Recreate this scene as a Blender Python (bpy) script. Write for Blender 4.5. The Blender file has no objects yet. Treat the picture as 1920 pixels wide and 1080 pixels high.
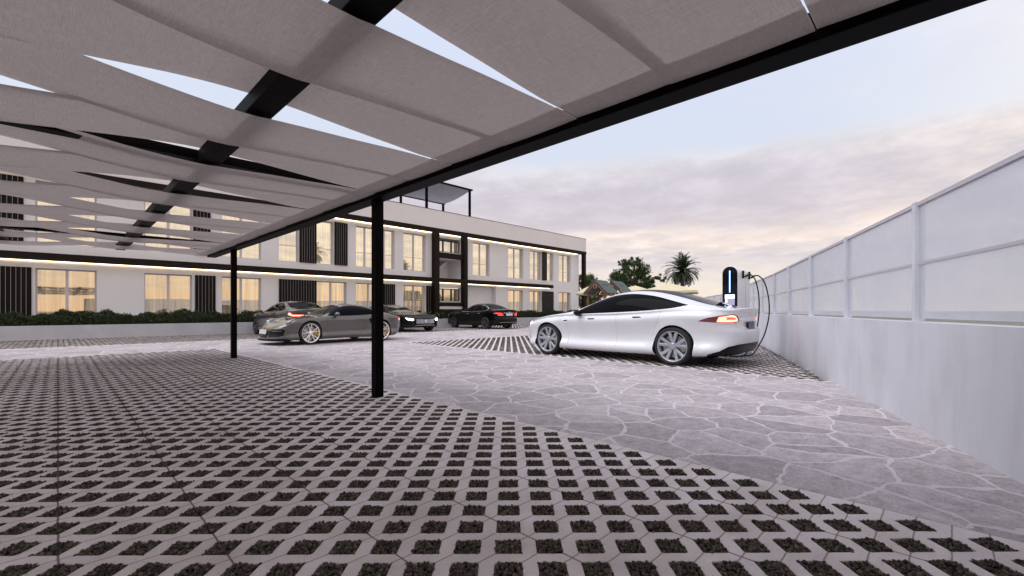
import bpy, bmesh, math, random
import numpy as np
from mathutils import Vector, Matrix, Euler
R = math.radians
rnd = random.Random(7)
SC = bpy.context.scene
COL = SC.collection

# ------------------------------------------------------------------ camera
YAW = R(44.55)                      # heading measured from +X towards +Y
cam_d = bpy.data.cameras.new('camera'); cam = bpy.data.objects.new('camera', cam_d); COL.objects.link(cam)
cam.location = (0, 0, 1.0)
cam.rotation_euler = (R(90), 0, YAW - R(90))
cam_d.sensor_width = 36; cam_d.lens = 838/1920*36
cam_d.shift_y = 42/1920
cam_d.clip_start = 0.05; cam_d.clip_end = 3000
SC.camera = cam

# ------------------------------------------------------------------ helpers
def tag(o, label=None, cat=None, group=None, kind=None):
    if label: o['label'] = label
    if cat: o['category'] = cat
    if group: o['group'] = group
    if kind: o['kind'] = kind
    return o

def thing(name, label, cat, loc=(0,0,0), rz=0, group=None):
    o = bpy.data.objects.new(name, None); COL.objects.link(o)
    o.empty_display_size = .2
    o.location = loc; o.rotation_euler = (0,0,rz)
    return tag(o, label, cat, group)

class MB:
    """collects geometry, then links it as ONE mesh object"""
    def __init__(s): s.v=[]; s.f=[]; s.m=[]; s.sm=[]; s.cm=0; s.smooth=False
    def add(s, vs, fs):
        b=len(s.v); s.v.extend(vs)
        for f in fs: s.f.append([i+b for i in f]); s.m.append(s.cm); s.sm.append(s.smooth)
        return s
    def box(s, x0,x1,y0,y1,z0,z1):
        v=[(x0,y0,z0),(x1,y0,z0),(x1,y1,z0),(x0,y1,z0),(x0,y0,z1),(x1,y0,z1),(x1,y1,z1),(x0,y1,z1)]
        return s.add(v,[(0,3,2,1),(4,5,6,7),(0,1,5,4),(1,2,6,5),(2,3,7,6),(3,0,4,7)])
    def bbox(s, x0,x1,y0,y1,z0,z1,b=.01):
        """box with chamfered edges"""
        bm=bmesh.new(); bmesh.ops.create_cube(bm,size=1)
        for v in bm.verts: v.co=Vector(((x0+x1)/2+v.co.x*(x1-x0),(y0+y1)/2+v.co.y*(y1-y0),(z0+z1)/2+v.co.z*(z1-z0)))
        bmesh.ops.bevel(bm,geom=bm.edges[:],offset=b,segments=2,affect='EDGES',profile=.7)
        s.frombm(bm); bm.free(); return s
    def frombm(s,bm):
        bm.verts.index_update()
        s.add([tuple(v.co) for v in bm.verts],[[v.index for v in f.verts] for f in bm.faces]); return s
    def tube(s, pts, rad, n=8, cap=True):
        pts=[Vector(p) for p in pts]; k=len(pts)
        if not hasattr(rad,'__len__'): rad=[rad]*k
        vs=[]; up=None
        for i,p in enumerate(pts):
            t=(pts[min(i+1,k-1)]-pts[max(i-1,0)]).normalized()
            if up is None:
                up=Vector((0,0,1)) if abs(t.z)<.9 else Vector((1,0,0))
            a=(up-t*up.dot(t)).normalized(); b=t.cross(a); up=a
            for j in range(n):
                an=2*math.pi*j/n; q=p+(a*math.cos(an)+b*math.sin(an))*rad[i]; vs.append(tuple(q))
        fs=[]
        for i in range(k-1):
            for j in range(n):
                j2=(j+1)%n; fs.append((i*n+j,i*n+j2,(i+1)*n+j2,(i+1)*n+j))
        if cap: fs.append(tuple(range(n))[::-1]); fs.append(tuple((k-1)*n+j for j in range(n)))
        return s.add(vs,fs)
    def lathe(s, prof, n=32, axis='y', c=(0,0,0)):
        """prof: list of (r, h) along axis"""
        vs=[]; fs=[]; k=len(prof)
        for (r,h) in prof:
            for j in range(n):
                a=2*math.pi*j/n; p=(r*math.cos(a),r*math.sin(a))
                q={'y':(p[0],h,p[1]),'z':(p[0],p[1],h),'x':(h,p[0],p[1])}[axis]
                vs.append((q[0]+c[0],q[1]+c[1],q[2]+c[2]))
        for i in range(k-1):
            for j in range(n):
                j2=(j+1)%n; fs.append((i*n+j,i*n+j2,(i+1)*n+j2,(i+1)*n+j))
        return s.add(vs,fs)
    def build(s, name, mats, parent=None, fixn=True):
        me=bpy.data.meshes.new(name)
        me.from_pydata([tuple(v) for v in s.v],[],s.f)
        if not isinstance(mats,(list,tuple)): mats=[mats]
        for m in mats: me.materials.append(m)
        me.polygons.foreach_set('material_index',s.m)
        me.polygons.foreach_set('use_smooth',s.sm)
        if fixn:
            bm=bmesh.new(); bm.from_mesh(me); bmesh.ops.recalc_face_normals(bm,faces=bm.faces[:]); bm.to_mesh(me); bm.free()
        me.update()
        o=bpy.data.objects.new(name,me); COL.objects.link(o)
        if parent is not None: o.parent=parent
        return o

def np_mesh(name, V, F, mat, parent=None, smooth=False):
    """V (n,3) array, F (m,k) array of equal sized faces"""
    me=bpy.data.meshes.new(name); n=len(V); m,k=F.shape
    me.vertices.add(n); me.vertices.foreach_set('co',np.ascontiguousarray(V,dtype=np.float32).ravel())
    me.loops.add(m*k); me.loops.foreach_set('vertex_index',np.ascontiguousarray(F,dtype=np.int32).ravel())
    me.polygons.add(m); me.polygons.foreach_set('loop_start',np.arange(0,m*k,k,dtype=np.int32))
    try: me.polygons.foreach_set('loop_total',np.full(m,k,dtype=np.int32))
    except Exception: pass
    me.polygons.foreach_set('use_smooth',np.full(m,smooth))
    me.materials.append(mat); me.update(calc_edges=True); me.validate()
    o=bpy.data.objects.new(name,me); COL.objects.link(o)
    if parent is not None: o.parent=parent
    return o

def children(o): return [c for c in COL.objects if c.parent==o]
def copy_tree(o, parent=None):
    c=o.copy(); COL.objects.link(c)
    if parent is not None: c.parent=parent
    for ch in [x for x in list(o.children)]: copy_tree(ch,c)
    return c

# ------------------------------------------------------------------ materials
def new_mat(name):
    m=bpy.data.materials.new(name); m.use_nodes=True
    nt=m.node_tree; b=nt.nodes['Principled BSDF']; return m,nt,b
def N(nt,t,**k):
    n=nt.nodes.new(t)
    for a,v in k.items():
        if a=='inp':
            for kk,vv in v.items(): n.inputs[kk].default_value=vv
        else: setattr(n,a,v)
    return n
def ramp(nt, stops, interp='LINEAR'):
    r=nt.nodes.new('ShaderNodeValToRGB'); r.color_ramp.interpolation=interp
    e=r.color_ramp.elements
    while len(e)<len(stops): e.new(.5)
    for i,(p,c) in enumerate(stops):
        e[i].position=p; e[i].color=(c[0],c[1],c[2],1) if hasattr(c,'__len__') else (c,c,c,1)
    return r
def mth(nt,op,a,b=None,c=None,clamp=False):
    n=nt.nodes.new('ShaderNodeMath'); n.operation=op; n.use_clamp=clamp
    for i,x in enumerate((a,b,c)):
        if x is None: continue
        if hasattr(x,'is_linked') or hasattr(x,'links'): nt.links.new(x,n.inputs[i])
        else: n.inputs[i].default_value=x
    return n.outputs[0]
def mixc(nt,f,a,b,mode='MIX'):
    n=nt.nodes.new('ShaderNodeMix'); n.data_type='RGBA'; n.blend_type=mode
    for s,x in ((n.inputs[0],f),(n.inputs[6],a),(n.inputs[7],b)):
        if hasattr(x,'links'): nt.links.new(x,s)
        elif hasattr(x,'__len__'): s.default_value=(x[0],x[1],x[2],1)
        else: s.default_value=x
    return n.outputs[2]
def simple(name, col, rough=.5, metal=0, coat=0, var=.0, vscale=8, bump=0, bscale=60, spec=.5, emis=None, estr=0, coatr=.03):
    m,nt,b=new_mat(name); L=nt.links.new
    b.inputs['Base Color'].default_value=(*col,1); b.inputs['Roughness'].default_value=rough; b.inputs['Metallic'].default_value=metal
    b.inputs['Coat Weight'].default_value=coat; b.inputs['Coat Roughness'].default_value=coatr; b.inputs['Specular IOR Level'].default_value=spec
    if var or bump: tc=N(nt,'ShaderNodeTexCoord')
    if var:
        n=N(nt,'ShaderNodeTexNoise',inp={'Scale':vscale,'Detail':6,'Roughness':.6}); L(tc.outputs['Object'],n.inputs['Vector'])
        r=ramp(nt,[(.3,[c*(1-var) for c in col]),(.7,[min(1,c*(1+var)) for c in col])]); L(n.outputs['Fac'],r.inputs[0]); L(r.outputs[0],b.inputs['Base Color'])
    if bump:
        n2=N(nt,'ShaderNodeTexNoise',inp={'Scale':bscale,'Detail':4}); L(tc.outputs['Object'],n2.inputs['Vector'])
        bp=N(nt,'ShaderNodeBump',inp={'Strength':bump,'Distance':.01}); L(n2.outputs['Fac'],bp.inputs['Height']); L(bp.outputs[0],b.inputs['Normal'])
    if emis:
        b.inputs['Emission Color'].default_value=(*emis,1); b.inputs['Emission Strength'].default_value=estr
    return m
M={}
M['black_metal']=simple('black_metal',(.0022,.0016,.0016),.55,var=.2,vscale=5,bump=.05,bscale=200,spec=.04)
M['dark_frame']=simple('dark_frame',(.012,.008,.007),.6,var=.15,vscale=3,spec=.12)
M['plaster']=simple('plaster',(.70,.685,.715),.85,var=.035,vscale=.8,bump=.12,bscale=120,spec=.2)
M['parapet']=simple('parapet',(.71,.675,.695),.8,var=.03,vscale=.5,bump=.06,bscale=60,spec=.2)
M['win_frame']=simple('win_frame',(.50,.48,.52),.4,var=.05,vscale=4)
M['slat']=simple('slat',(.007,.005,.005),.6,var=.3,vscale=3,spec=.12)
M['led']=simple('led',(.9,.8,.6),.4,emis=(1,.78,.5),estr=4.0)
M['concrete']=simple('concrete',(.42,.42,.46),.85,var=.1,vscale=1.5,bump=.2,bscale=40)
M['soil']=simple('soil',(.05,.04,.03),.95,var=.4,vscale=10,bump=.6,bscale=30)
M['earth']=simple('earth',(.16,.15,.12),.95,var=.3,vscale=.2)
M['bark']=simple('bark',(.08,.06,.045),.9,var=.4,vscale=9,bump=.6,bscale=25)
M['timber']=simple('timber',(.13,.055,.03),.6,var=.35,vscale=6,bump=.3,bscale=30)
M['timber_light']=simple('timber_light',(.32,.17,.08),.6,var=.3,vscale=6)
M['green_roof']=simple('green_roof',(.075,.105,.095),.7,var=.15,vscale=4,bump=.2,bscale=40)
M['rubber']=simple('rubber',(.012,.012,.013),.75,var=.15,vscale=20)
M['under']=simple('under',(.006,.006,.006),.9)
M['trim']=simple('trim',(.005,.005,.006),.25,spec=.2,var=.1,vscale=6)
M['chrome']=simple('chrome',(.90,.90,.92),.16,metal=1,var=.03,vscale=9)
M['disc']=simple('disc',(.30,.29,.28),.35,metal=1,var=.15,vscale=14)
M['rim_silver']=simple('rim_silver',(.36,.37,.41),.30,metal=.35,coat=.5,var=.05,vscale=10)
M['rim_bright']=simple('rim_bright',(.85,.84,.83),.22,metal=.8,var=.04,vscale=10)
M['rim_dark']=simple('rim_dark',(.07,.07,.075),.3,metal=.7,var=.1,vscale=10)
M['caliper_yellow']=simple('caliper_yellow',(.45,.26,.03),.35,var=.05)
M['glass_car']=simple('glass_car',(.004,.004,.006),.04,spec=.16,var=.3,vscale=2)
M['glass_car'].node_tree.nodes['Principled BSDF'].inputs['IOR'].default_value=1.22
M['glass_roof']=simple('glass_roof',(.006,.005,.006),.35,spec=.12,var=.2,vscale=3)
M['gap']=simple('gap',(.02,.02,.022),.8); M['gap_light']=simple('gap_light',(.46,.46,.47),.8)
M['lamp_red_dark']=simple('lamp_red_dark',(.16,.004,.006),.08,coat=1,spec=.6)
M['lamp_red']=simple('lamp_red',(.5,.03,.02),.2,emis=(1,.055,.045),estr=1.6)
M['lamp_red_hot']=simple('lamp_red_hot',(.8,.3,.2),.2,emis=(1,.22,.14),estr=2.3)
M['lamp_white']=simple('lamp_white',(.9,.92,.95),.1,emis=(.92,.97,1),estr=9)
M['lamp_clear']=simple('lamp_clear',(.10,.11,.13),.05,coat=1,spec=.8)
M['plate_white']=simple('plate_white',(.62,.62,.62),.4,var=.1,vscale=40)
M['plate_dark']=simple('plate_dark',(.05,.045,.06),.35,var=.5,vscale=45)
M['plate_ink']=simple('plate_ink',(.22,.20,.26),.4,var=.1,vscale=9)
M['parasol']=simple('parasol',(.66,.58,.38),.85,var=.08,vscale=2)
def paint(name,col,flake=0,rough=.25,metal=0):
    m=simple(name,col,rough,metal=metal,coat=1,var=.03,vscale=2.5,coatr=.02); return m
M['paint_white']=paint('paint_white',(.69,.69,.71),rough=.35)
M['paint_grey']=paint('paint_grey',(.095,.088,.087),rough=.3,metal=.5)
M['paint_dgrey']=paint('paint_dgrey',(.085,.085,.088),rough=.3,metal=.55)
M['paint_black']=simple('paint_black',(.003,.003,.003),.16,coat=.08,var=.1,vscale=3,spec=.16)
M['charger_white']=simple('charger_white',(.78,.76,.78),.3,coat=.4,var=.02,vscale=3)
M['screen_black']=simple('screen_black',(.004,.004,.008),.12,spec=.15,coat=.08,var=.1,vscale=4)
M['light_bar']=simple('light_bar',(.4,.6,.9),.3,emis=(.30,.55,1),estr=1.5)
M['screen_white']=simple('screen_white',(.7,.7,.85),.3,emis=(.78,.8,1),estr=.75)
M['screen_grey']=simple('screen_grey',(.3,.28,.4),.3,emis=(.42,.40,.56),estr=.3)

def leafmat(name,c1,c2,c3,tr=.25):
    m,nt,b=new_mat(name); L=nt.links.new
    g=N(nt,'ShaderNodeNewGeometry')
    r=ramp(nt,[(0,c1),(.5,c2),(1,c3)]); L(g.outputs['Random Per Island'],r.inputs[0])
    L(r.outputs[0],b.inputs['Base Color']); b.inputs['Roughness'].default_value=.55; b.inputs['Specular IOR Level'].default_value=.3
    t=N(nt,'ShaderNodeBsdfTranslucent'); L(r.outputs[0],t.inputs[0])
    mx=N(nt,'ShaderNodeMixShader',inp={0:tr}); L(b.outputs[0],mx.inputs[1]); L(t.outputs[0],mx.inputs[2])
    L(mx.outputs[0],nt.nodes['Material Output'].inputs[0]); return m
M['leaf']=leafmat('leaf',(.018,.040,.012),(.045,.085,.022),(.085,.13,.035))
M['leaf_bright']=leafmat('leaf_bright',(.03,.055,.012),(.07,.11,.025),(.13,.17,.05))
M['leaf_palm']=leafmat('leaf_palm',(.012,.022,.010),(.025,.042,.018),(.055,.075,.035),.15)
M['leaf_hedge']=leafmat('leaf_hedge',(.008,.016,.006),(.02,.036,.011),(.045,.07,.022),.15)

def mat_fabric():
    m,nt,b=new_mat('woven_fabric'); L=nt.links.new
    tc=N(nt,'ShaderNodeTexCoord')
    hs=[]
    for sc in ((14,420,60),(420,14,60)):
        mp=N(nt,'ShaderNodeMapping'); mp.inputs['Scale'].default_value=sc; L(tc.outputs['Object'],mp.inputs[0])
        n=N(nt,'ShaderNodeTexNoise',inp={'Scale':1.0,'Detail':3,'Roughness':.7}); L(mp.outputs[0],n.inputs['Vector']); hs.append(n.outputs['Fac'])
    w=mth(nt,'ADD',mth(nt,'MULTIPLY',hs[0],.5),mth(nt,'MULTIPLY',hs[1],.5))
    r=ramp(nt,[(.34,(.46,.415,.40)),(.66,(.78,.72,.70))]); L(w,r.inputs[0])
    d=N(nt,'ShaderNodeBsdfDiffuse',inp={'Roughness':.8}); t=N(nt,'ShaderNodeBsdfTranslucent')
    L(r.outputs[0],d.inputs[0]); L(mixc(nt,1,r.outputs[0],(1,.96,.94),'MULTIPLY'),t.inputs[0])
    bp=N(nt,'ShaderNodeBump',inp={'Strength':.35,'Distance':.003}); L(w,bp.inputs['Height']); L(bp.outputs[0],d.inputs['Normal'])
    mx=N(nt,'ShaderNodeMixShader',inp={0:.12}); L(d.outputs[0],mx.inputs[1]); L(t.outputs[0],mx.inputs[2])
    L(mx.outputs[0],nt.nodes['Material Output'].inputs[0]); return m
M['fabric']=mat_fabric()

S=.172; SQ=S/math.sqrt(2)
def mat_paver():
    m,nt,b=new_mat('grid_paver'); L=nt.links.new
    tc=N(nt,'ShaderNodeTexCoord'); sp=N(nt,'ShaderNodeSeparateXYZ'); L(tc.outputs['Object'],sp.inputs[0])
    n=N(nt,'ShaderNodeTexNoise',inp={'Scale':3.5,'Detail':8,'Roughness':.65}); L(tc.outputs['Object'],n.inputs['Vector'])
    r=ramp(nt,[(.3,(.63,.565,.56)),(.7,(.78,.71,.71))]); L(n.outputs['Fac'],r.inputs[0])
    # pits
    v=N(nt,'ShaderNodeTexNoise',inp={'Scale':85,'Detail':4,'Roughness':.65}); L(tc.outputs['Object'],v.inputs['Vector'])
    pit=ramp(nt,[(.31,0),(.38,1)]); L(v.outputs['Fac'],pit.inputs[0])
    big=N(nt,'ShaderNodeTexNoise',inp={'Scale':.9,'Detail':6,'Roughness':.65}); L(tc.outputs['Object'],big.inputs['Vector'])
    bg_=ramp(nt,[(.36,(.84,.82,.79)),(.55,(1,1,1))]); L(big.outputs['Fac'],bg_.inputs[0])
    c=mixc(nt,1,mixc(nt,pit.outputs[0],(.30,.26,.25),r.outputs[0]),bg_.outputs[0],'MULTIPLY')
    # joints: one through every web crossing, the other at every fourth
    wob=N(nt,'ShaderNodeTexNoise',inp={'Scale':14,'Detail':2}); L(tc.outputs['Object'],wob.inputs['Vector'])
    wo=mth(nt,'MULTIPLY',mth(nt,'SUBTRACT',wob.outputs['Fac'],.5),.008)
    def line(src,period,off,w):
        q=mth(nt,'ADD',mth(nt,'ADD',src,wo),off)
        q=mth(nt,'PINGPONG',q,period/2)
        return mth(nt,'LESS_THAN',q,w)
    fy=line(sp.outputs[1],SQ,0,.0034); fx=line(sp.outputs[0],SQ*4,0,.0042)
    j=mth(nt,'MAXIMUM',mth(nt,'MULTIPLY',fy,.75),fx)
    c2=mixc(nt,j,c,(.20,.15,.13)); L(c2,b.inputs['Base Color'])
    b.inputs['Roughness'].default_value=.85; b.inputs['Specular IOR Level'].default_value=.25
    h=mth(nt,'SUBTRACT',mth(nt,'MULTIPLY',pit.outputs[0],.4),j)
    bp=N(nt,'ShaderNodeBump',inp={'Strength':.5,'Distance':.004}); L(h,bp.inputs['Height']); L(bp.outputs[0],b.inputs['Normal'])
    return m
M['paver']=mat_paver()

def mat_gravel():
    m,nt,b=new_mat('gravel'); L=nt.links.new
    g=N(nt,'ShaderNodeNewGeometry'); r=ramp(nt,[(0,(.038,.030,.026)),(.5,(.080,.069,.056)),(.85,(.110,.098,.076)),(1,(.15,.13,.105))])
    L(g.outputs['Random Per Island'],r.inputs[0]); L(r.outputs[0],b.inputs['Base Color']); b.inputs['Roughness'].default_value=.9
    b.inputs['Specular IOR Level'].default_value=.2; return m
M['gravel']=mat_gravel()
def mat_patch():
    m,nt,b=new_mat('gravel_fill'); L=nt.links.new
    tc=N(nt,'ShaderNodeTexCoord'); n=N(nt,'ShaderNodeTexNoise',inp={'Scale':95,'Detail':3,'Roughness':.7}); L(tc.outputs['Object'],n.inputs['Vector'])
    r=ramp(nt,[(.32,(.028,.021,.018)),(.5,(.066,.053,.044)),(.68,(.125,.105,.088))]); L(n.outputs['Fac'],r.inputs[0])
    L(r.outputs[0],b.inputs['Base Color']); b.inputs['Roughness'].default_value=.95; b.inputs['Specular IOR Level'].default_value=.15
    bp=N(nt,'ShaderNodeBump',inp={'Strength':.9,'Distance':.006}); L(n.outputs['Fac'],bp.inputs['Height']); L(bp.outputs[0],b.inputs['Normal']); return m
M['patch']=mat_patch()
def mat_bed():
    m,nt,b=new_mat('gravel_bed'); L=nt.links.new
    tc=N(nt,'ShaderNodeTexCoord')
    n=N(nt,'ShaderNodeTexVoronoi',inp={'Scale':75}); L(tc.outputs['Object'],n.inputs['Vector'])
    r=ramp(nt,[(0,(.10,.088,.075)),(.6,(.045,.038,.032))]); L(n.outputs['Distance'],r.inputs[0]); L(r.outputs[0],b.inputs['Base Color'])
    b.inputs['Roughness'].default_value=.95
    bp=N(nt,'ShaderNodeBump',inp={'Strength':.8,'Distance':.01}); bp.invert=True; L(n.outputs['Distance'],bp.inputs['Height']); L(bp.outputs[0],b.inputs['Normal'])
    return m
M['bed']=mat_bed()

def mat_flag():
    m,nt,b=new_mat('flagstone'); L=nt.links.new
    tc=N(nt,'ShaderNodeTexCoord')
    mp=N(nt,'ShaderNodeMapping'); mp.inputs['Rotation'].default_value=(0,0,R(28)); mp.inputs['Scale'].default_value=(1.0,1.0,1); L(tc.outputs['Object'],mp.inputs[0])
    ns=N(nt,'ShaderNodeTexNoise',inp={'Scale':1.6,'Detail':5,'Roughness':.62}); L(mp.outputs[0],ns.inputs['Vector'])
    off=N(nt,'ShaderNodeVectorMath',operation='SUBTRACT'); off.inputs[1].default_value=(.5,.5,.5); L(ns.outputs['Color'],off.inputs[0])
    sc=N(nt,'ShaderNodeVectorMath',operation='SCALE'); sc.inputs['Scale'].default_value=.30; L(off.outputs[0],sc.inputs[0])
    ad=N(nt,'ShaderNodeVectorMath',operation='ADD'); L(mp.outputs[0],ad.inputs[0]); L(sc.outputs[0],ad.inputs[1])
    fl=N(nt,'ShaderNodeMapping'); fl.inputs['Scale'].default_value=(1,1,0); L(ad.outputs[0],fl.inputs[0])
    VS=2.35
    ve=N(nt,'ShaderNodeTexVoronoi',feature='DISTANCE_TO_EDGE',voronoi_dimensions='2D',inp={'Scale':VS,'Randomness':1}); L(fl.outputs[0],ve.inputs['Vector'])
    vc=N(nt,'ShaderNodeTexVoronoi',feature='F1',voronoi_dimensions='2D',inp={'Scale':VS,'Randomness':1}); L(fl.outputs[0],vc.inputs['Vector'])
    wn=N(nt,'ShaderNodeTexNoise',inp={'Scale':3.5,'Detail':3}); L(tc.outputs['Object'],wn.inputs['Vector'])
    thr=mth(nt,'MULTIPLY',wn.outputs['Fac'],.050)
    g=N(nt,'ShaderNodeMath',operation='SUBTRACT'); L(ve.outputs['Distance'],g.inputs[0]); L(thr,g.inputs[1])
    mr=N(nt,'ShaderNodeMapRange',inp={'From Min':0,'From Max':.007}); L(g.outputs[0],mr.inputs['Value'])
    stone=mr.outputs[0]
    n1=N(nt,'ShaderNodeTexNoise',inp={'Scale':9,'Detail':10,'Roughness':.72}); L(tc.outputs['Object'],n1.inputs['Vector'])
    r1=ramp(nt,[(.34,(.31,.27,.278)),(.5,(.445,.395,.405)),(.66,(.56,.50,.51))]); L(n1.outputs['Fac'],r1.inputs[0])
    n3=N(nt,'ShaderNodeTexNoise',inp={'Scale':48,'Detail':6,'Roughness':.8}); L(tc.outputs['Object'],n3.inputs['Vector'])
    r3=ramp(nt,[(.35,.60),(.49,1.0),(.68,1.12)]); L(n3.outputs['Fac'],r3.inputs[0])
    c0=mixc(nt,1,r1.outputs[0],r3.outputs[0],'MULTIPLY')
    sv=N(nt,'ShaderNodeSeparateColor'); L(vc.outputs['Color'],sv.inputs[0])
    mr2=N(nt,'ShaderNodeMapRange',inp={'To Min':.80,'To Max':1.16}); L(sv.outputs[0],mr2.inputs['Value'])
    cc=N(nt,'ShaderNodeCombineColor'); 
    for i in range(3): L(mr2.outputs[0],cc.inputs[i])
    c1=mixc(nt,1,c0,cc.outputs[0],'MULTIPLY')
    c2=mixc(nt,stone,(.63,.58,.59),c1); L(c2,b.inputs['Base Color'])
    rr=ramp(nt,[(.3,.55),(.7,.8)]); L(n1.outputs['Fac'],rr.inputs[0]); L(rr.outputs[0],b.inputs['Roughness'])
    b.inputs['Specular IOR Level'].default_value=.35
    h=mth(nt,'ADD',mth(nt,'MULTIPLY',stone,.30),mth(nt,'ADD',mth(nt,'MULTIPLY',n1.outputs['Fac'],1.6),mth(nt,'MULTIPLY',n3.outputs['Fac'],.6)))
    bp=N(nt,'ShaderNodeBump',inp={'Strength':.6,'Distance':.012}); L(h,bp.inputs['Height']); L(bp.outputs[0],b.inputs['Normal'])
    return m
M['flag']=mat_flag()

def mat_window(name, tint, warm, ws):
    """coated window glass: strong mirror with a warm lit room behind"""
    m,nt,b=new_mat(name); L=nt.links.new
    b.inputs['Base Color'].default_value=(*tint,1); b.inputs['Metallic'].default_value=.9; b.inputs['Roughness'].default_value=.015
    b.inputs['Emission Color'].default_value=(*warm,1); b.inputs['Emission Strength'].default_value=ws
    tc=N(nt,'ShaderNodeTexCoord'); n=N(nt,'ShaderNodeTexNoise',inp={'Scale':.7,'Detail':1}); L(tc.outputs['Object'],n.inputs['Vector'])
    mp=N(nt,'ShaderNodeMapping'); mp.inputs['Scale'].default_value=(9,0,.25); L(tc.outputs['Object'],mp.inputs[0])
    cu=N(nt,'ShaderNodeTexNoise',inp={'Scale':1,'Detail':2}); L(mp.outputs[0],cu.inputs['Vector'])
    oi=N(nt,'ShaderNodeObjectInfo'); cr=ramp(nt,[(.35,.25),(.65,1.5)]); L(cu.outputs['Fac'],cr.inputs[0])
    es=mth(nt,'MULTIPLY',mth(nt,'MULTIPLY',cr.outputs[0],ws*1.15),mth(nt,'ADD',mth(nt,'MULTIPLY',oi.outputs['Random'],.9),.5)); L(es,b.inputs['Emission Strength'])
    bp=N(nt,'ShaderNodeBump',inp={'Strength':.02,'Distance':.1}); L(n.outputs['Fac'],bp.inputs['Height']); L(bp.outputs[0],b.inputs['Normal'])
    return m
M['win_up']=mat_window('window_glass_upper',(.60,.575,.53),(1,.82,.55),.05)
M['win_lit']=mat_window('window_glass_lit',(.47,.43,.37),(1,.74,.45),.085)
def mat_frost():
    m,nt,b=new_mat('frosted_panel'); L=nt.links.new
    b.inputs['Base Color'].default_value=(.80,.81,.85,1); b.inputs['Roughness'].default_value=.35
    tc=N(nt,'ShaderNodeTexCoord'); n=N(nt,'ShaderNodeTexNoise',inp={'Scale':2,'Detail':3}); L(tc.outputs['Object'],n.inputs['Vector'])
    tr=N(nt,'ShaderNodeBsdfTransparent',inp={0:(.85,.88,.95,1)}); f=ramp(nt,[(.3,.35),(.7,.55)]); L(n.outputs['Fac'],f.inputs[0])
    tl=N(nt,'ShaderNodeBsdfTranslucent',inp={0:(.75,.77,.82,1)}); m1=N(nt,'ShaderNodeMixShader',inp={0:.5}); L(b.outputs[0],m1.inputs[1]); L(tl.outputs[0],m1.inputs[2])
    mx=N(nt,'ShaderNodeMixShader'); L(f.outputs[0],mx.inputs[0]); L(m1.outputs[0],mx.inputs[1]); L(tr.outputs[0],mx.inputs[2])
    L(mx.outputs[0],nt.nodes['Material Output'].inputs[0]); return m
M['frost']=mat_frost()

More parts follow.
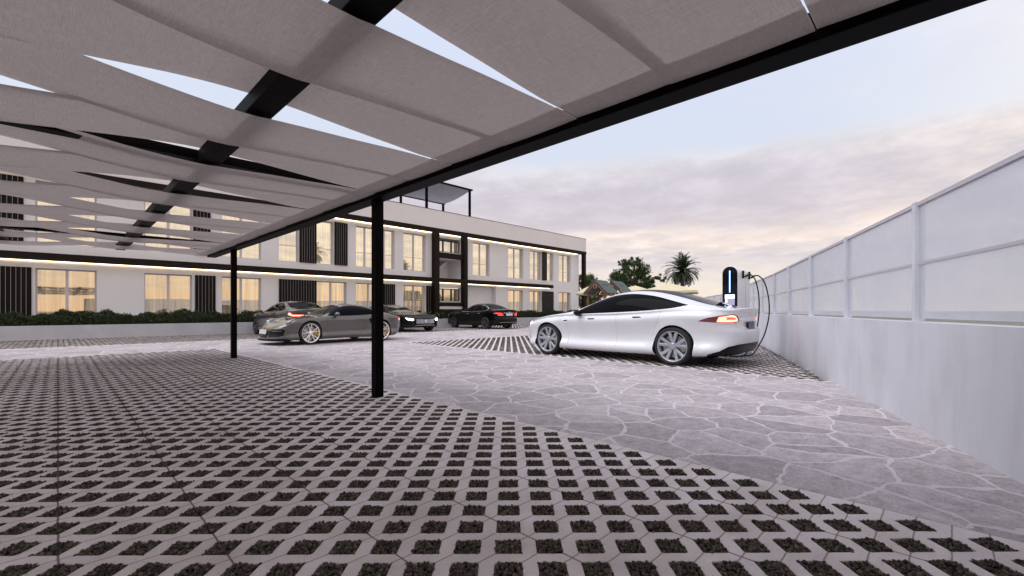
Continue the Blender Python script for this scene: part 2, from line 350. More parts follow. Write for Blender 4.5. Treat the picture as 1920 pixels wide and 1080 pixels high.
# ------------------------------------------------------------------ sky and sun
SUN_EL, SUN_AZ = R(54), R(150)      # azimuth of the sun from +X towards +Y
def world():
    w=bpy.data.worlds.new('World'); SC.world=w; w.use_nodes=True; nt=w.node_tree; L=nt.links.new
    bg=nt.nodes['Background']
    sky=N(nt,'ShaderNodeTexSky'); sky.sky_type='NISHITA'; sky.sun_disc=False; sky.sun_elevation=SUN_EL; sky.sun_rotation=R(90)-SUN_AZ
    sky.air_density=1.2; sky.dust_density=2.5
    sk=N(nt,'ShaderNodeVectorMath',operation='SCALE'); sk.inputs['Scale'].default_value=.06; L(sky.outputs[0],sk.inputs[0])
    tc=N(nt,'ShaderNodeTexCoord'); sp=N(nt,'ShaderNodeSeparateXYZ'); L(tc.outputs['Generated'],sp.inputs[0])
    X,Y,Z=sp.outputs
    Zc=mth(nt,'MAXIMUM',Z,0.0)
    grad=ramp(nt,[(0,(.68,.585,.48)),(.07,(.58,.52,.48)),(.18,(.50,.485,.52)),(.32,(.46,.495,.575)),(.52,(.46,.50,.61)),(.72,(.52,.53,.61)),(1,(.60,.60,.66))]); L(Zc,grad.inputs[0])
    # warm evening side, behind the photographer's right shoulder
    wf=N(nt,'ShaderNodeMapRange',interpolation_type='SMOOTHSTEP',inp={'From Min':-.1,'From Max':.8}); L(mth(nt,'ADD',mth(nt,'MULTIPLY',Y,-.9),mth(nt,'MULTIPLY',X,.15)),wf.inputs['Value'])
    warm=ramp(nt,[(0,(.98,.68,.44)),(.10,(.95,.74,.52)),(.22,(.88,.77,.61)),(.45,(.72,.70,.69)),(1,(.60,.60,.66))]); L(Zc,warm.inputs[0])
    base=mixc(nt,wf.outputs[0],grad.outputs[0],warm.outputs[0])
    base=mixc(nt,.12,base,sk.outputs[0])
    # flat cloud layer, seen in perspective
    den=mth(nt,'ADD',Zc,.10)
    cx=mth(nt,'DIVIDE',X,den); cy=mth(nt,'DIVIDE',Y,den)
    cb=N(nt,'ShaderNodeCombineXYZ'); L(cx,cb.inputs[0]); L(cy,cb.inputs[1])
    n1=N(nt,'ShaderNodeTexNoise',inp={'Scale':.85,'Detail':9,'Roughness':.58,'Distortion':.25}); L(cb.outputs[0],n1.inputs['Vector'])
    n2=N(nt,'ShaderNodeTexNoise',inp={'Scale':3.2,'Detail':8,'Roughness':.62}); L(cb.outputs[0],n2.inputs['Vector'])
    # a bank of cloud between about 4 and 17 degrees with a ragged top
    zz=mth(nt,'ADD',Zc,mth(nt,'MULTIPLY',mth(nt,'SUBTRACT',n1.outputs['Fac'],.5),.16))
    zz=mth(nt,'ADD',zz,mth(nt,'MULTIPLY',mth(nt,'SUBTRACT',n2.outputs['Fac'],.5),.036))
    bank=ramp(nt,[(0,.0),(.05,.35),(.12,.8),(.22,.85),(.275,.75),(.315,.0)]); L(zz,bank.inputs[0])
    hi=ramp(nt,[(.52,0),(.72,.55)]); L(n1.outputs['Fac'],hi.inputs[0])
    ccol=ramp(nt,[(.0,(.68,.575,.45)),(.06,(.52,.46,.43)),(.11,(.42,.385,.41)),(.145,(.60,.51,.455)),(.18,(.42,.375,.40)),(.25,(.385,.355,.395)),(.295,(.50,.455,.46)),(.5,(.50,.48,.53)),(1,(.6,.58,.62))]); L(zz,ccol.inputs[0])
    cv=ramp(nt,[(.36,.92),(.5,.99),(.64,1.11)]); L(n2.outputs['Fac'],cv.inputs[0])
    cc=mixc(nt,1,ccol.outputs[0],cv.outputs[0],'MULTIPLY')
    wc=ramp(nt,[(.40,(.56,.52,.50)),(.52,(.86,.72,.56)),(.62,(1.0,.84,.62))]); L(n2.outputs['Fac'],wc.inputs[0])
    ccw=mixc(nt,mth(nt,'MULTIPLY',wf.outputs[0],.85),cc,wc.outputs[0])
    fac=mth(nt,'MAXIMUM',bank.outputs[0],mth(nt,'MULTIPLY',hi.outputs[0],.6),clamp=True)
    col=mixc(nt,fac,base,ccw)
    # glow added to the unseen sky round the sun, brightens the white car's shoulders
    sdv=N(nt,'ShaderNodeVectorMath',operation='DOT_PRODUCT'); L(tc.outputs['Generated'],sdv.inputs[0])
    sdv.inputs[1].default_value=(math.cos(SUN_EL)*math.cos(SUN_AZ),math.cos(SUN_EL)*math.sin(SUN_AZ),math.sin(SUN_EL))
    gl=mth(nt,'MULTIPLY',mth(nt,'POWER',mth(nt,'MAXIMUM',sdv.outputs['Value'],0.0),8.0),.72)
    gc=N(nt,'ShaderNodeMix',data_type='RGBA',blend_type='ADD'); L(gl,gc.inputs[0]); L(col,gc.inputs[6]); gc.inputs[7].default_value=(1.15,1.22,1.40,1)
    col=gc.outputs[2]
    # below the horizon
    gm=N(nt,'ShaderNodeMapRange',inp={'From Min':-.02,'From Max':0}); L(Z,gm.inputs['Value'])
    col=mixc(nt,gm.outputs[0],(.25,.23,.22),col)
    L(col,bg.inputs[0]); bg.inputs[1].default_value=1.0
world()
sl=bpy.data.lights.new('sun','SUN'); so=bpy.data.objects.new('sun',sl); COL.objects.link(so)
sl.energy=.55; sl.angle=R(34); sl.color=(1,.95,.90)
sd=Vector((math.cos(SUN_EL)*math.cos(SUN_AZ),math.cos(SUN_EL)*math.sin(SUN_AZ),math.sin(SUN_EL)))
so.rotation_euler=sd.to_track_quat('Z','Y').to_euler()
SC.view_settings.view_transform='Standard'; SC.view_settings.look='None'; SC.view_settings.exposure=.75; SC.view_settings.gamma=1
SC.cycles.max_bounces=8; SC.cycles.transparent_max_bounces=8; SC.cycles.use_denoising=True
SC.cycles.sample_clamp_indirect=4
# ------------------------------------------------------------------ ground
def sheet(name, rects, z, mat, kind='structure'):
    mb=MB()
    for x0,x1,y0,y1 in rects: mb.add([(x0,y0,z),(x1,y0,z),(x1,y1,z),(x0,y1,z)],[(0,1,2,3)])
    return tag(mb.build(name,mat,fixn=False),kind=kind)
sheet('ground',[(-400,900,-400,900)],-.06,M['earth'])
# wall line of the plot on the right
WL=[(1.5,-1.25),(12.91,3.32),(26,8.9),(31.2,11.95),(37,15.2),(60,30)]
def wall_y(x):
    for (x0,y0),(x1,y1) in zip(WL,WL[1:]):
        if x<=x1: return y0+(y1-y0)*(x-x0)/(x1-x0)
    return WL[-1][1]
XB1=24*SQ; XB2=62*SQ; YB2=99*SQ; YB3=142*SQ; YP=181*SQ   # 2.919 7.541 12.04 17.27 22.01
sheet('paving',[(XB1,XB2,-14,YB3),(XB2,60,YB2,YB3),(-14,XB1,112*SQ,YB3),(250*SQ,60,YB3,YP)],0,M['flag'])
sheet('terrace',[(33.95,60,22.02,40),(-14,33.95,23.2,24.8),(26,60,22.015,22.02)],-.004,M['concrete'])

def region_cells(x0,x1,y0,y1,test=None):
    out=[]
    for m in range(x0,x1+1):
        for k in range(y0,y1+1):
            if (m+k)%2: continue
            if test and not test(m*SQ,k*SQ): continue
            out.append((m,k))
    return out
def pavers(name, cells, bounds):
    """bounds: (m0,m1,k0,k1) outer limits in units of SQ; edge cells get triangular fillers"""
    H=.056/S   # half hole in cell units
    V=[];F=[];idx={}
    def vert(a,b,z):   # lattice coordinates (a along e1, b along e2)
        key=(round(a,4),round(b,4),z)
        if key not in idx:
            idx[key]=len(V); V.append(((a+b)*SQ,(a-b)*SQ,z))
        return idx[key]
    T=[]; cs=set(cells)
    for (m,k) in cells:
        i=(m+k)//2; j=(m-k)//2
        o=[vert(i+sx*.5,j+sy*.5,0) for sx,sy in ((-1,-1),(1,-1),(1,1),(-1,1))]
        c=.16  # rounded hole corners: octagon
        oc=[]
        for (sx,sy),(tx,ty) in zip(((-1,-1),(1,-1),(1,1),(-1,1)),((1,0),(0,1),(-1,0),(0,-1))):
            # two points per corner, in order round the hole
            if (sx,sy)==(-1,-1): q=[(-H,-H+H*c),(-H+H*c,-H)]
            elif (sx,sy)==(1,-1): q=[(H-H*c,-H),(H,-H+H*c)]
            elif (sx,sy)==(1,1): q=[(H,H-H*c),(H-H*c,H)]
            else: q=[(-H+H*c,H),(-H,H-H*c)]
            oc.append(q)
        top=[[vert(i+a,j+b,0) for a,b in q] for q in oc]; mid=[[vert(i+a*.97,j+b*.97,-.004) for a,b in q] for q in oc]; bot=[[vert(i+a*.94,j+b*.94,-.045) for a,b in q] for q in oc]
        for n in range(4):
            n2=(n+1)%4
            F.append((o[n],o[n2],top[n2][0],top[n][1])); T.append((o[n],top[n][1],top[n][0]))
            for A,B in ((top,mid),(mid,bot)):
                F.append((A[n][1],A[n2][0],B[n2][0],B[n][1])); F.append((A[n][0],A[n][1],B[n][1],B[n][0]))
    # triangular fillers along the straight edges
    m0,m1,k0,k1=bounds
    allc=set()
    for (m,k) in cells:
        for dm,dk in ((1,1),(1,-1),(-1,1),(-1,-1)):
            q=(m+dm,k+dk)
            if q not in cs: allc.add(q)
    for (m,k) in allc:
        i=(m+k)/2; j=(m-k)/2
        P={'w':(m-1,k),'e':(m+1,k),'s':(m,k-1),'n':(m,k+1)}
        def w(mm,kk): return vert((mm+kk)/2,(mm-kk)/2,0)
        if m==m1: T.append((w(*P['w']),w(*P['s']),w(*P['n'])))
        elif m==m0: T.append((w(*P['e']),w(*P['n']),w(*P['s'])))
        elif k==k1: T.append((w(*P['w']),w(*P['s']),w(*P['e'])))
        elif k==k0: T.append((w(*P['w']),w(*P['e']),w(*P['n'])))
    mb=MB(); mb.v=V; mb.f=[list(f) for f in F]+[list(t) for t in T]; mb.m=[0]*len(mb.f); mb.sm=[False]*len(mb.f)
    o=mb.build(name,M['paver'],fixn=False)
    bm=bmesh.new(); bm.from_mesh(o.data); bmesh.ops.recalc_face_normals(bm,faces=bm.faces[:])
    up=sum(f.normal.z*f.calc_area() for f in bm.faces)
    if up<0: bmesh.ops.reverse_faces(bm,faces=bm.faces[:])
    bm.to_mesh(o.data); bm.free()
    return tag(o,kind='structure')
c1=region_cells(-50,23,-16,111)
pavers('parking_paving',c1,(-51,24,-17,112))
c2=region_cells(63,215,-30,98,lambda x,y: y>wall_y(x)+.1)
pavers('parking_paving',c2,(62,216,-31,99))
c3=region_cells(-60,249,143,180)
pavers('parking_paving',c3,(-61,250,142,181))
sheet('gravel_bed',[(-14,30,-14,23)],-.040,M['bed'])

# gravel in the holes: loose stones near the photographer, lumpy fills farther off
def ico():
    bm=bmesh.new(); bmesh.ops.create_icosphere(bm,subdivisions=1,radius=1)
    bm.verts.index_update(); v=np.array([tuple(x.co) for x in bm.verts]); f=np.array([[q.index for q in p.verts] for p in bm.faces]); bm.free(); return v,f
rng=np.random.default_rng(3)
def stones(name, cells, per, rad):
    iv,if_=ico(); n=len(cells)*per; k=len(iv)
    cx=np.array([c[0]*SQ for c in cells]).repeat(per); cy=np.array([c[1]*SQ for c in cells]).repeat(per)
    h=.0545
    a=rng.uniform(-h,h,n); b=rng.uniform(-h,h,n)
    px=cx+(a+b)/math.sqrt(2); py=cy+(a-b)/math.sqrt(2)
    edge=np.maximum(np.abs(a),np.abs(b))/h
    pz=rng.uniform(-.010,.004,n)-edge**6*.003
    r=rng.uniform(rad*.65,rad*1.35,n)
    sc=r[:,None]*rng.uniform(.7,1.25,(n,3))
    q=rng.uniform(0,2*math.pi,n); tl=rng.uniform(-1,1,n)
    base=iv[None]*(1+rng.uniform(-.22,.22,(n,k,1)))*sc[:,None,:]
    c,s_=np.cos(q)[:,None],np.sin(q)[:,None]; ct,st=np.cos(tl)[:,None],np.sin(tl)[:,None]
    x=base[...,0]*c-base[...,1]*s_; y=base[...,0]*s_+base[...,1]*c; z=base[...,2]
    y,z=y*ct-z*st,y*st+z*ct
    V=np.stack([x+px[:,None],y+py[:,None],z+pz[:,None]],-1).reshape(-1,3)
    F=(if_[None]+np.arange(n)[:,None,None]*k).reshape(-1,3)
    return tag(np_mesh(name,V,F,M['gravel'],smooth=True),kind='stuff')
ca,sa=math.cos(YAW),math.sin(YAW)
def dr(c): x,y=c[0]*SQ,c[1]*SQ; return x*ca+y*sa, x*sa-y*ca
near=[c for c in c1 if 1.2<dr(c)[0]<3.6 and abs(dr(c)[1])<dr(c)[0]*1.2+.3]
midc=[c for c in c1 if 3.6<=dr(c)[0]<8 and abs(dr(c)[1])<dr(c)[0]*1.2+.3]
used=set(near)|set(midc)
def patches(name,cells,n,amp,z0,h=.0565):
    """lumpy fill of each hole as a small height field with a ragged rim"""
    m=len(cells); g=np.linspace(-1,1,n); A,B=np.meshgrid(g,g,indexing='ij')
    a=np.broadcast_to(A*h,(m,n,n)).copy(); b=np.broadcast_to(B*h,(m,n,n)).copy()
    a+=rng.normal(size=a.shape)*h/n*.35; b+=rng.normal(size=a.shape)*h/n*.35
    e=np.maximum(np.abs(A),np.abs(B))[None]
    z=z0+rng.normal(size=a.shape)*amp-(e>.93)*amp*1.2
    cx=np.array([c[0]*SQ for c in cells])[:,None,None]; cy=np.array([c[1]*SQ for c in cells])[:,None,None]
    V=np.stack([cx+(a+b)/math.sqrt(2),cy+(a-b)/math.sqrt(2),z],-1).reshape(-1,3)
    i,j=np.meshgrid(np.arange(n-1),np.arange(n-1),indexing='ij'); f=np.stack([i*n+j,i*n+j+1,(i+1)*n+j+1,(i+1)*n+j],-1).reshape(-1,4)
    F=(f[None]+np.arange(m)[:,None,None]*n*n).reshape(-1,4)
    return tag(np_mesh(name,V,F,M['patch'],smooth=True),kind='stuff')
stones('gravel',near,150,.0066); patches('gravel',near,6,.001,-.012,.054)
patches('gravel',midc,15,.0030,.0005)
far=[c for c in c1 if c not in used and dr(c)[0]>0]+[c for c in c2 if abs(dr(c)[1])<dr(c)[0]*1.3]+c3
patches('gravel',far,4,.0012,.0045,.0585)

# ------------------------------------------------------------------ pergola
ZB0,ZB1=2.26,2.385
perg=thing('pergola','black steel carport pergola with woven beige fabric strips overhead','pergola',(2.59,4.73,0))
def pp(name,mb,mat,label=None):
    o=mb.build(name,mat); o.parent=perg; o.matrix_parent_inverse=Matrix.Translation((-2.59,-4.73,0)); 
    if label: o['label']=label
    return o
for (x,y) in ((2.59,4.73),(2.59,10.75),(2.59,-1.4),(-2.4,4.73),(-2.4,10.75),(-2.4,-1.4)):
    mb=MB(); mb.bbox(x-.05,x+.05,y-.05,y+.05,0,ZB0+.03,.004); pp('post',mb,M['black_metal'])
mb=MB(); mb.bbox(2.484,2.654,-2.2,12.6,ZB0,ZB1+.02,.006); pp('beam',mb,M['black_metal'])
BX=(.925,-.73,-2.38)
for x in BX:
    mb=MB(); mb.bbox(x-.078,x+.078,-2.2,12.6,ZB0+.022,ZB1-.004,.006); pp('beam',mb,M['black_metal'])
for y in (4.73,10.75,-1.4):
    mb=MB(); mb.bbox(-2.44,2.48,y-.065,y+.065,ZB0+.056,ZB1+.01,.006); pp('cross_beam',mb,M['black_metal'])
# woven strips
YS=[1.13+.678*k+ (0.012*k if k>0 else 0) for k in range(-5,18)]
def strip(y0,y1,over):
    nx,ny=64,8; V=[];F=[]
    x_end,x_start=2.50,-2.6
    for i in range(nx+1):
        x=x_start+(x_end-x_start)*i/nx
        # height: over or under each beam in turn
        ph=(x-.925)/1.655                  # 0 at first inner beam, 1 at the front beam
        s=math.cos(math.pi*ph)             # +1 at beam .925, -1 at -.73
        sg=1 if over else -1
        if ph>0:
            t=min(1,ph/.74); s=(1-t)**1.15*(1+ .15*t)
            z=2.307+sg*(.062)*s*(1.25 if over else .75)+(0.006 if over else 0)
        else:
            z=2.322+sg*.066*s
        for j in range(ny+1):
            u=j/ny; y=y0+(y1-y0)*u
            edge=(2*u-1)**2
            zz=z-.010*(1-edge)*(1-abs(s))*.6+ .0012*math.sin(9*x+y*3)
            if 4.5<y<5.0 and ph>0.3 and over: zz=max(zz,z)
            V.append((x,y,zz))
    for i in range(nx):
        for j in range(ny): F.append((i*(ny+1)+j,(i+1)*(ny+1)+j,(i+1)*(ny+1)+j+1,i*(ny+1)+j+1))
    mb=MB(); mb.smooth=True; mb.add(V,F); o=pp('fabric_strip',mb,M['fabric'])
    # doubled hem wrapped round the front beam
    hv=[];hf=[]; k0=0
    rows=[i for i in range(nx+1) if x_start+(x_end-x_start)*i/nx>2.19]
    for a,i in enumerate(rows):
        for j in range(ny+1):
            p=V[i*(ny+1)+j]; hv.append((p[0],p[1],p[2]+.007))
    for a in range(len(rows)-1):
        for j in range(ny): hf.append((a*(ny+1)+j,(a+1)*(ny+1)+j,(a+1)*(ny+1)+j+1,a*(ny+1)+j+1))
    mh=MB(); mh.smooth=True; mh.add(hv,hf); h=mh.build('hem',M['fabric'],o)
    return o
for n,(a,b) in enumerate(zip(YS,YS[1:])):
    k=n-5
    over=(k%2==0)
    if over: strip(a-.05,b-.004,True)
    else: strip(a+.003,b+.03,False)

# ------------------------------------------------------------------ building
YW,YF,YG=24.7,24.3,24.93
bld=thing('apartment_building','white two-storey building with black fascia bands, lit window rows and black slatted panels','building',(16,24.7,0))
def bp_(name,mb,mat,parent=None,label=None):
    o=mb.build(name,mat)
    o.parent=parent or bld
    if parent is None: o.matrix_parent_inverse=Matrix.Translation((-16,-24.7,0))
    if label: o['label']=label
    return o
def wall_panel(mb,x0,x1,z0,z1,y,openings,depth):
    xs=sorted({x0,x1,*[v for o in openings for v in o[:2]]}); zs=sorted({z0,z1,*[v for o in openings for v in o[2:4]]})
    def inside(x,z): return any(o[0]<x<o[1] and o[2]<z<o[3] for o in openings)
    for a,b in zip(xs,xs[1:]):
        run=None
        for c,d in zip(zs,zs[1:]):
            if not inside((a+b)/2,(c+d)/2):
                mb.add([(a,y,c),(b,y,c),(b,y,d),(a,y,d)],[(0,1,2,3)])
    for (a,b,c,d) in [o[:4] for o in openings]:
        Y2=y+depth
        mb.add([(a,y,c),(a,Y2,c),(a,Y2,d),(a,y,d)],[(0,1,2,3)])
        mb.add([(b,y,c),(b,y,d),(b,Y2,d),(b,Y2,c)],[(0,1,2,3)])
        mb.add([(a,y,d),(a,Y2,d),(b,Y2,d),(b,y,d)],[(0,1,2,3)])
        mb.add([(a,y,c),(b,y,c),(b,Y2,c),(a,Y2,c)],[(0,1,2,3)])
UZ=(3.54,5.94); GZ=(.12,2.61)
up=[(-3.6,-1.9),(-.6,1.1),(2.6,4.3),(5.45,7.16),(7.98,8.98),(9.90,10.85),(12.16,14.69),(15.32,17.01),(21.05,22.70),(24.66,26.38),(27.18,28.69),(29.29,30.22),(30.97,32.69)]
gd=[(-3.6,-1.9),(-.6,1.1),(2.6,4.3),(5.45,7.16),(9.90,11.60),(12.16,13.88),(15.32,17.01),(24.66,26.38),(27.18,28.69),(30.97,32.69)]
ops=[(a,b,*UZ) for a,b in up]+[(a,b,*GZ) for a,b in gd]
stair=[(17.81,19.93,4.99,5.93),(17.81,19.93,3.21,4.48),(17.81,19.93,1.62,2.56)]
mb=MB(); XL=-6
wall_panel(mb,XL,17.81,0,6.46,YW,[o for o in ops if o[1]<17.5],.26)
wall_panel(mb,17.81,19.93,0,6.46,YW,stair,.28)
wall_panel(mb,19.93,33.91,0,6.46,YW,[o for o in ops if o[0]>20]+[(20.24,23.36,.02,2.80)],.45)
mb.add([(33.91,YW,0),(33.91,40,0),(33.91,40,6.46),(33.91,YW,6.46)],[(0,1,2,3)])
mb.add([(XL,YW,0),(XL,40,0),(XL,40,6.46),(XL,YW,6.46)],[(3,2,1,0)])
# recess back walls
mb.add([(20.24,YW+.45,0),(23.36,YW+.45,0),(23.36,YW+.45,2.8),(20.24,YW+.45,2.8)],[(0,1,2,3)])
mb.add([(17.81,YW+1.5,3.0),(19.93,YW+1.5,3.0),(19.93,YW+1.5,4.6),(17.81,YW+1.5,4.6)],[(0,1,2,3)])
mb.add([(19.93,YW+.28,3.0),(19.93,YW+1.5,3.0),(19.93,YW+1.5,4.6),(19.93,YW+.28,4.6)],[(3,2,1,0)])
mb.add([(17.81,YW+.28,4.48),(19.93,YW+.28,4.48),(19.93,YW+1.5,4.48),(17.81,YW+1.5,4.48)],[(0,1,2,3)])
mb.add([(17.81,YW+.28,3.21),(19.93,YW+.28,3.21),(19.93,YW+1.5,3.21),(17.81,YW+1.5,3.21)],[(0,1,2,3)])
bp_('wall',mb,M['plaster'])
# stair flight seen through the opening
mb=MB()
mb.add([(17.85,YW+.9,3.25),(18.0,YW+.9,3.25),(19.6,YW+.9,4.46),(19.3,YW+.9,4.46),(17.85,YW+1.4,3.25),(18.0,YW+1.4,3.25),(19.6,YW+1.4,4.46),(19.3,YW+1.4,4.46)],[(0,1,2,3),(4,7,6,5),(1,5,6,2),(0,3,7,4)])
bp_('stair_flight',mb,M['plaster'])
mb=MB(); mb.bbox(XL-.1,34.53,YF,40,6.452,7.63,.015); bp_('parapet',mb,M['parapet'])
mb=MB(); mb.box(XL-.11,34.55,YF-.02,YF+.16,7.632,7.655); bp_('coping',mb,M['dark_frame'])
mb=MB(); mb.bbox(XL-.1,34.55,YF-.03,YF+.30,6.19,6.45,.01); bp_('fascia',mb,M['dark_frame'])
mb=MB(); mb.bbox(XL-.1,29.75,YF,YW-.006,2.90,3.17,.01); bp_('fascia',mb,M['dark_frame'])
mb=MB(); mb.box(XL-.1,34.4,YF+.30,YW-.004,6.20,6.44); bp_('soffit',mb,M['plaster'])
for (a,b,z) in ((XL,17.45,6.19),(20.26,33.7,6.19),(17.83,19.91,6.19),(XL,17.45,2.895),(20.26,29.7,2.895),(17.83,19.91,2.895)):
    mb=MB(); mb.box(a,b,YW-.05,YW-.012,z-.013,z-.002); bp_('light_strip',mb,M['led'])
# black portal of the stairwell
for a,b in ((17.46,17.81),(19.93,20.24)):
    mb=MB(); mb.bbox(a,b,YF-.02,YW-.008,0,2.895,.01); bp_('column',mb,M['dark_frame'])
    mb=MB(); mb.bbox(a,b,YF-.02,YW-.008,3.175,6.185,.01); bp_('column',mb,M['dark_frame'])
mb=MB(); mb.bbox(34.2,34.53,YF,YF+.3,0,6.18,.01); bp_('column',mb,M['dark_frame'])
for z0,z1 in ((4.56,4.90),(1.32,1.55),(.25,1.05)):
    mb=MB(); mb.bbox(17.815,19.925,YF+.1,YW-.01,z0,z1,.008); bp_('spandrel',mb,M['dark_frame'])
mb=MB(); mb.box(17.82,19.92,YF+.2,YW-.01,1.10,1.27); bp_('sill',mb,M['plaster'])
# slatted panels
def slats(x0,x1,z0,z1):
    mb=MB(); mb.box(x0,x1,YW-.035,YW-.006,z0,z1)
    n=max(3,round((x1-x0)/.135)); w=(x1-x0)/n
    for k in range(n): mb.box(x0+k*w+.008,x0+(k+1)*w-.014,YW-.085,YW-.034,z0+.002,z1-.002)
    o=bp_('slat_panel',mb,M['slat'])
    ms=MB()
    for k in range(1,n): ms.box(x0+k*w-.0135,x0+k*w-.001,YW-.082,YW-.0345,z0+.01,z1-.01)
    bp_('joint_strip',ms,M['joint'],o)
M['joint']=simple('joint',(.30,.28,.28),.6,var=.1,vscale=5)
for a,b in ((8.99,9.88),(10.88,11.63),(28.70,29.28),(4.33,5.0),(-1.85,-.9)): slats(a,b,3.56,5.97)
for a,b in ((7.98,9.88),(13.90,14.69),(17.02,17.45),(28.70,30.18),(4.4,5.2),(-1.85,-.7)): slats(a,b,.15,2.62)
# windows: frame part with a pane below it
def window(x0,x1,z0,z1,glass,nm,bar=None,y=YG,dark=False,fw=.05):
    fm=M['dark_frame'] if dark else M['win_frame']
    mb=MB(); d0,d1=y-.05,y+.03
    mb.box(x0+.002,x0+fw,d0,d1,z0+.002,z1-.002); mb.box(x1-fw,x1-.002,d0,d1,z0+.002,z1-.002)
    mb.box(x0+fw,x1-fw,d0,d1,z0+.002,z0+fw); mb.box(x0+fw,x1-fw,d0,d1,z1-fw,z1-.002)
    for k in range(1,nm+1):
        xm=x0+(x1-x0)*k/(nm+1); mb.box(xm-.045,xm+.045,d0-.01,d1,z0+fw,z1-fw)
    if bar: mb.box(x0+fw,x1-fw,d0+.01,d1-.02,bar-.015,bar+.015)
    o=bp_('window',mb,fm)
    g=MB(); g.box(x0+fw-.01,x1-fw+.01,y-.012,y+.006,z0+fw-.01,z1-fw+.01); bp_('pane',g,glass,o)
for a,b in up:
    nm=3 if b-a>2.2 else (0 if b-a<1.1 else 1)
    window(a,b,*UZ,M['win_up'],nm,bar=4.42)
for a,b in gd: window(a,b,*GZ,M['win_lit'],1)
window(17.81,19.93,4.99,5.80,M['win_up'],2,y=YW+.2,dark=True,fw=.06)
window(17.81,19.93,1.62,2.50,M['win_lit'],2,y=YW+.2,dark=True,fw=.06)

# pergola on the roof
rp=thing('roof_pergola','dark post canopy with grey sheet standing on the flat roof of the white building','pergola',(17,26.5,7.63))
def rpp(name,mb,mat):
    o=mb.build(name,mat); o.parent=rp; o.matrix_parent_inverse=Matrix.Translation((-17,-26.5,-7.63)); return o
M['grey_sheet']=simple('grey_sheet',(.30,.30,.33),.8,var=.08,vscale=1.5)
for x in (13.4,17.3,21.05):
    for y,zt in ((25.05,9.78),(28.25,9.30)):
        mb=MB(); mb.bbox(x-.07,x+.07,y-.07,y+.07,7.5,zt,.006); rpp('post',mb,M['black_metal'])
mb=MB(); mb.bbox(11.5,21.25,24.93,25.06,9.72,9.83,.006); rpp('beam',mb,M['black_metal'])
mb=MB(); mb.bbox(11.5,21.2,28.2,28.32,9.25,9.33,.006); rpp('beam',mb,M['black_metal'])
mb=MB(); mb.smooth=True; V=[];F=[]
for i in range(21):
    for j in range(11):
        x=11.5+9.65*i/20; u=j/10; y=25.04+3.2*u; z=9.77-.47*u-.10*math.sin(math.pi*u)
        V.append((x,y,z))
for i in range(20):
    for j in range(10): F.append((i*11+j,(i+1)*11+j,(i+1)*11+j+1,i*11+j+1))
mb.add(V,F); mb.add([(a,b,c+.012) for a,b,c in V],[f[::-1] for f in F]); rpp('canopy',mb,M['grey_sheet'])

# ------------------------------------------------------------------ planter, right wall, fence
mb=MB(); mb.bbox(-6,33.4,YP,YP+.14,-.05,.48,.012); mb.bbox(-6,33.4,23.05,23.19,-.05,.48,.012); mb.bbox(33.26,33.4,YP+.14,23.05,-.05,.48,.01)
pl=tag(mb.build('planter_wall',M['concrete']),'long low grey concrete planter wall in front of the white building','planter')
mb=MB(); mb.box(-5.98,33.25,YP+.141,23.049,-.04,.42); mb.build('soil',M['soil'],pl)

fen=thing('boundary_wall','grey rendered boundary wall topped by pale translucent panels beside the charger','wall',(12.91,3.32,0))
M['wall_grey']=simple('wall_grey',(.62,.625,.67),.8,var=.10,vscale=.9,bump=.1,bscale=60)
def streaks(m):
    nt=m.node_tree; L=nt.links.new; b=nt.nodes['Principled BSDF']; src=b.inputs['Base Color'].links[0].from_socket
    tc=N(nt,'ShaderNodeTexCoord'); mp=N(nt,'ShaderNodeMapping'); mp.inputs['Scale'].default_value=(2.2,2.2,.5); L(tc.outputs['Object'],mp.inputs[0])
    n=N(nt,'ShaderNodeTexNoise',inp={'Scale':1.4,'Detail':7,'Roughness':.65}); L(mp.outputs[0],n.inputs['Vector'])
    r=ramp(nt,[(.36,(.90,.895,.88)),(.52,(1,1,1))]); L(n.outputs['Fac'],r.inputs[0]); L(mixc(nt,.8,src,r.outputs[0],'MULTIPLY'),b.inputs['Base Color'])
streaks(M['wall_grey'])
mw=MB()
def off(p,q,t):
    d=Vector((q[0]-p[0],q[1]-p[1])).normalized(); return (-d.y*t,d.x*t),d
posts=[]
for p,q in zip(WL,WL[1:]):
    (nx,ny),d=off(p,q,.1)
    mw.add([(p[0],p[1],-.05),(q[0],q[1],-.05),(q[0]-nx*2,q[1]-ny*2,-.05),(p[0]-nx*2,p[1]-ny*2,-.05),(p[0],p[1],.90),(q[0],q[1],.90),(q[0]-nx*2,q[1]-ny*2,.90),(p[0]-nx*2,p[1]-ny*2,.90)],[(0,1,5,4),(1,2,6,5),(2,3,7,6),(3,0,4,7),(4,5,6,7)])
    Lg=math.dist(p,q); n=max(1,round(Lg/1.9))
    for k in range(n):
        a=(p[0]+(q[0]-p[0])*k/n-nx*.8,p[1]+(q[1]-p[1])*k/n-ny*.8); b=(p[0]+(q[0]-p[0])*(k+1)/n-nx*.8,p[1]+(q[1]-p[1])*(k+1)/n-ny*.8)
        posts.append((a,b,d))
o=mw.build('wall',M['wall_grey'],fen); o.matrix_parent_inverse=Matrix.Translation((-12.91,-3.32,0))
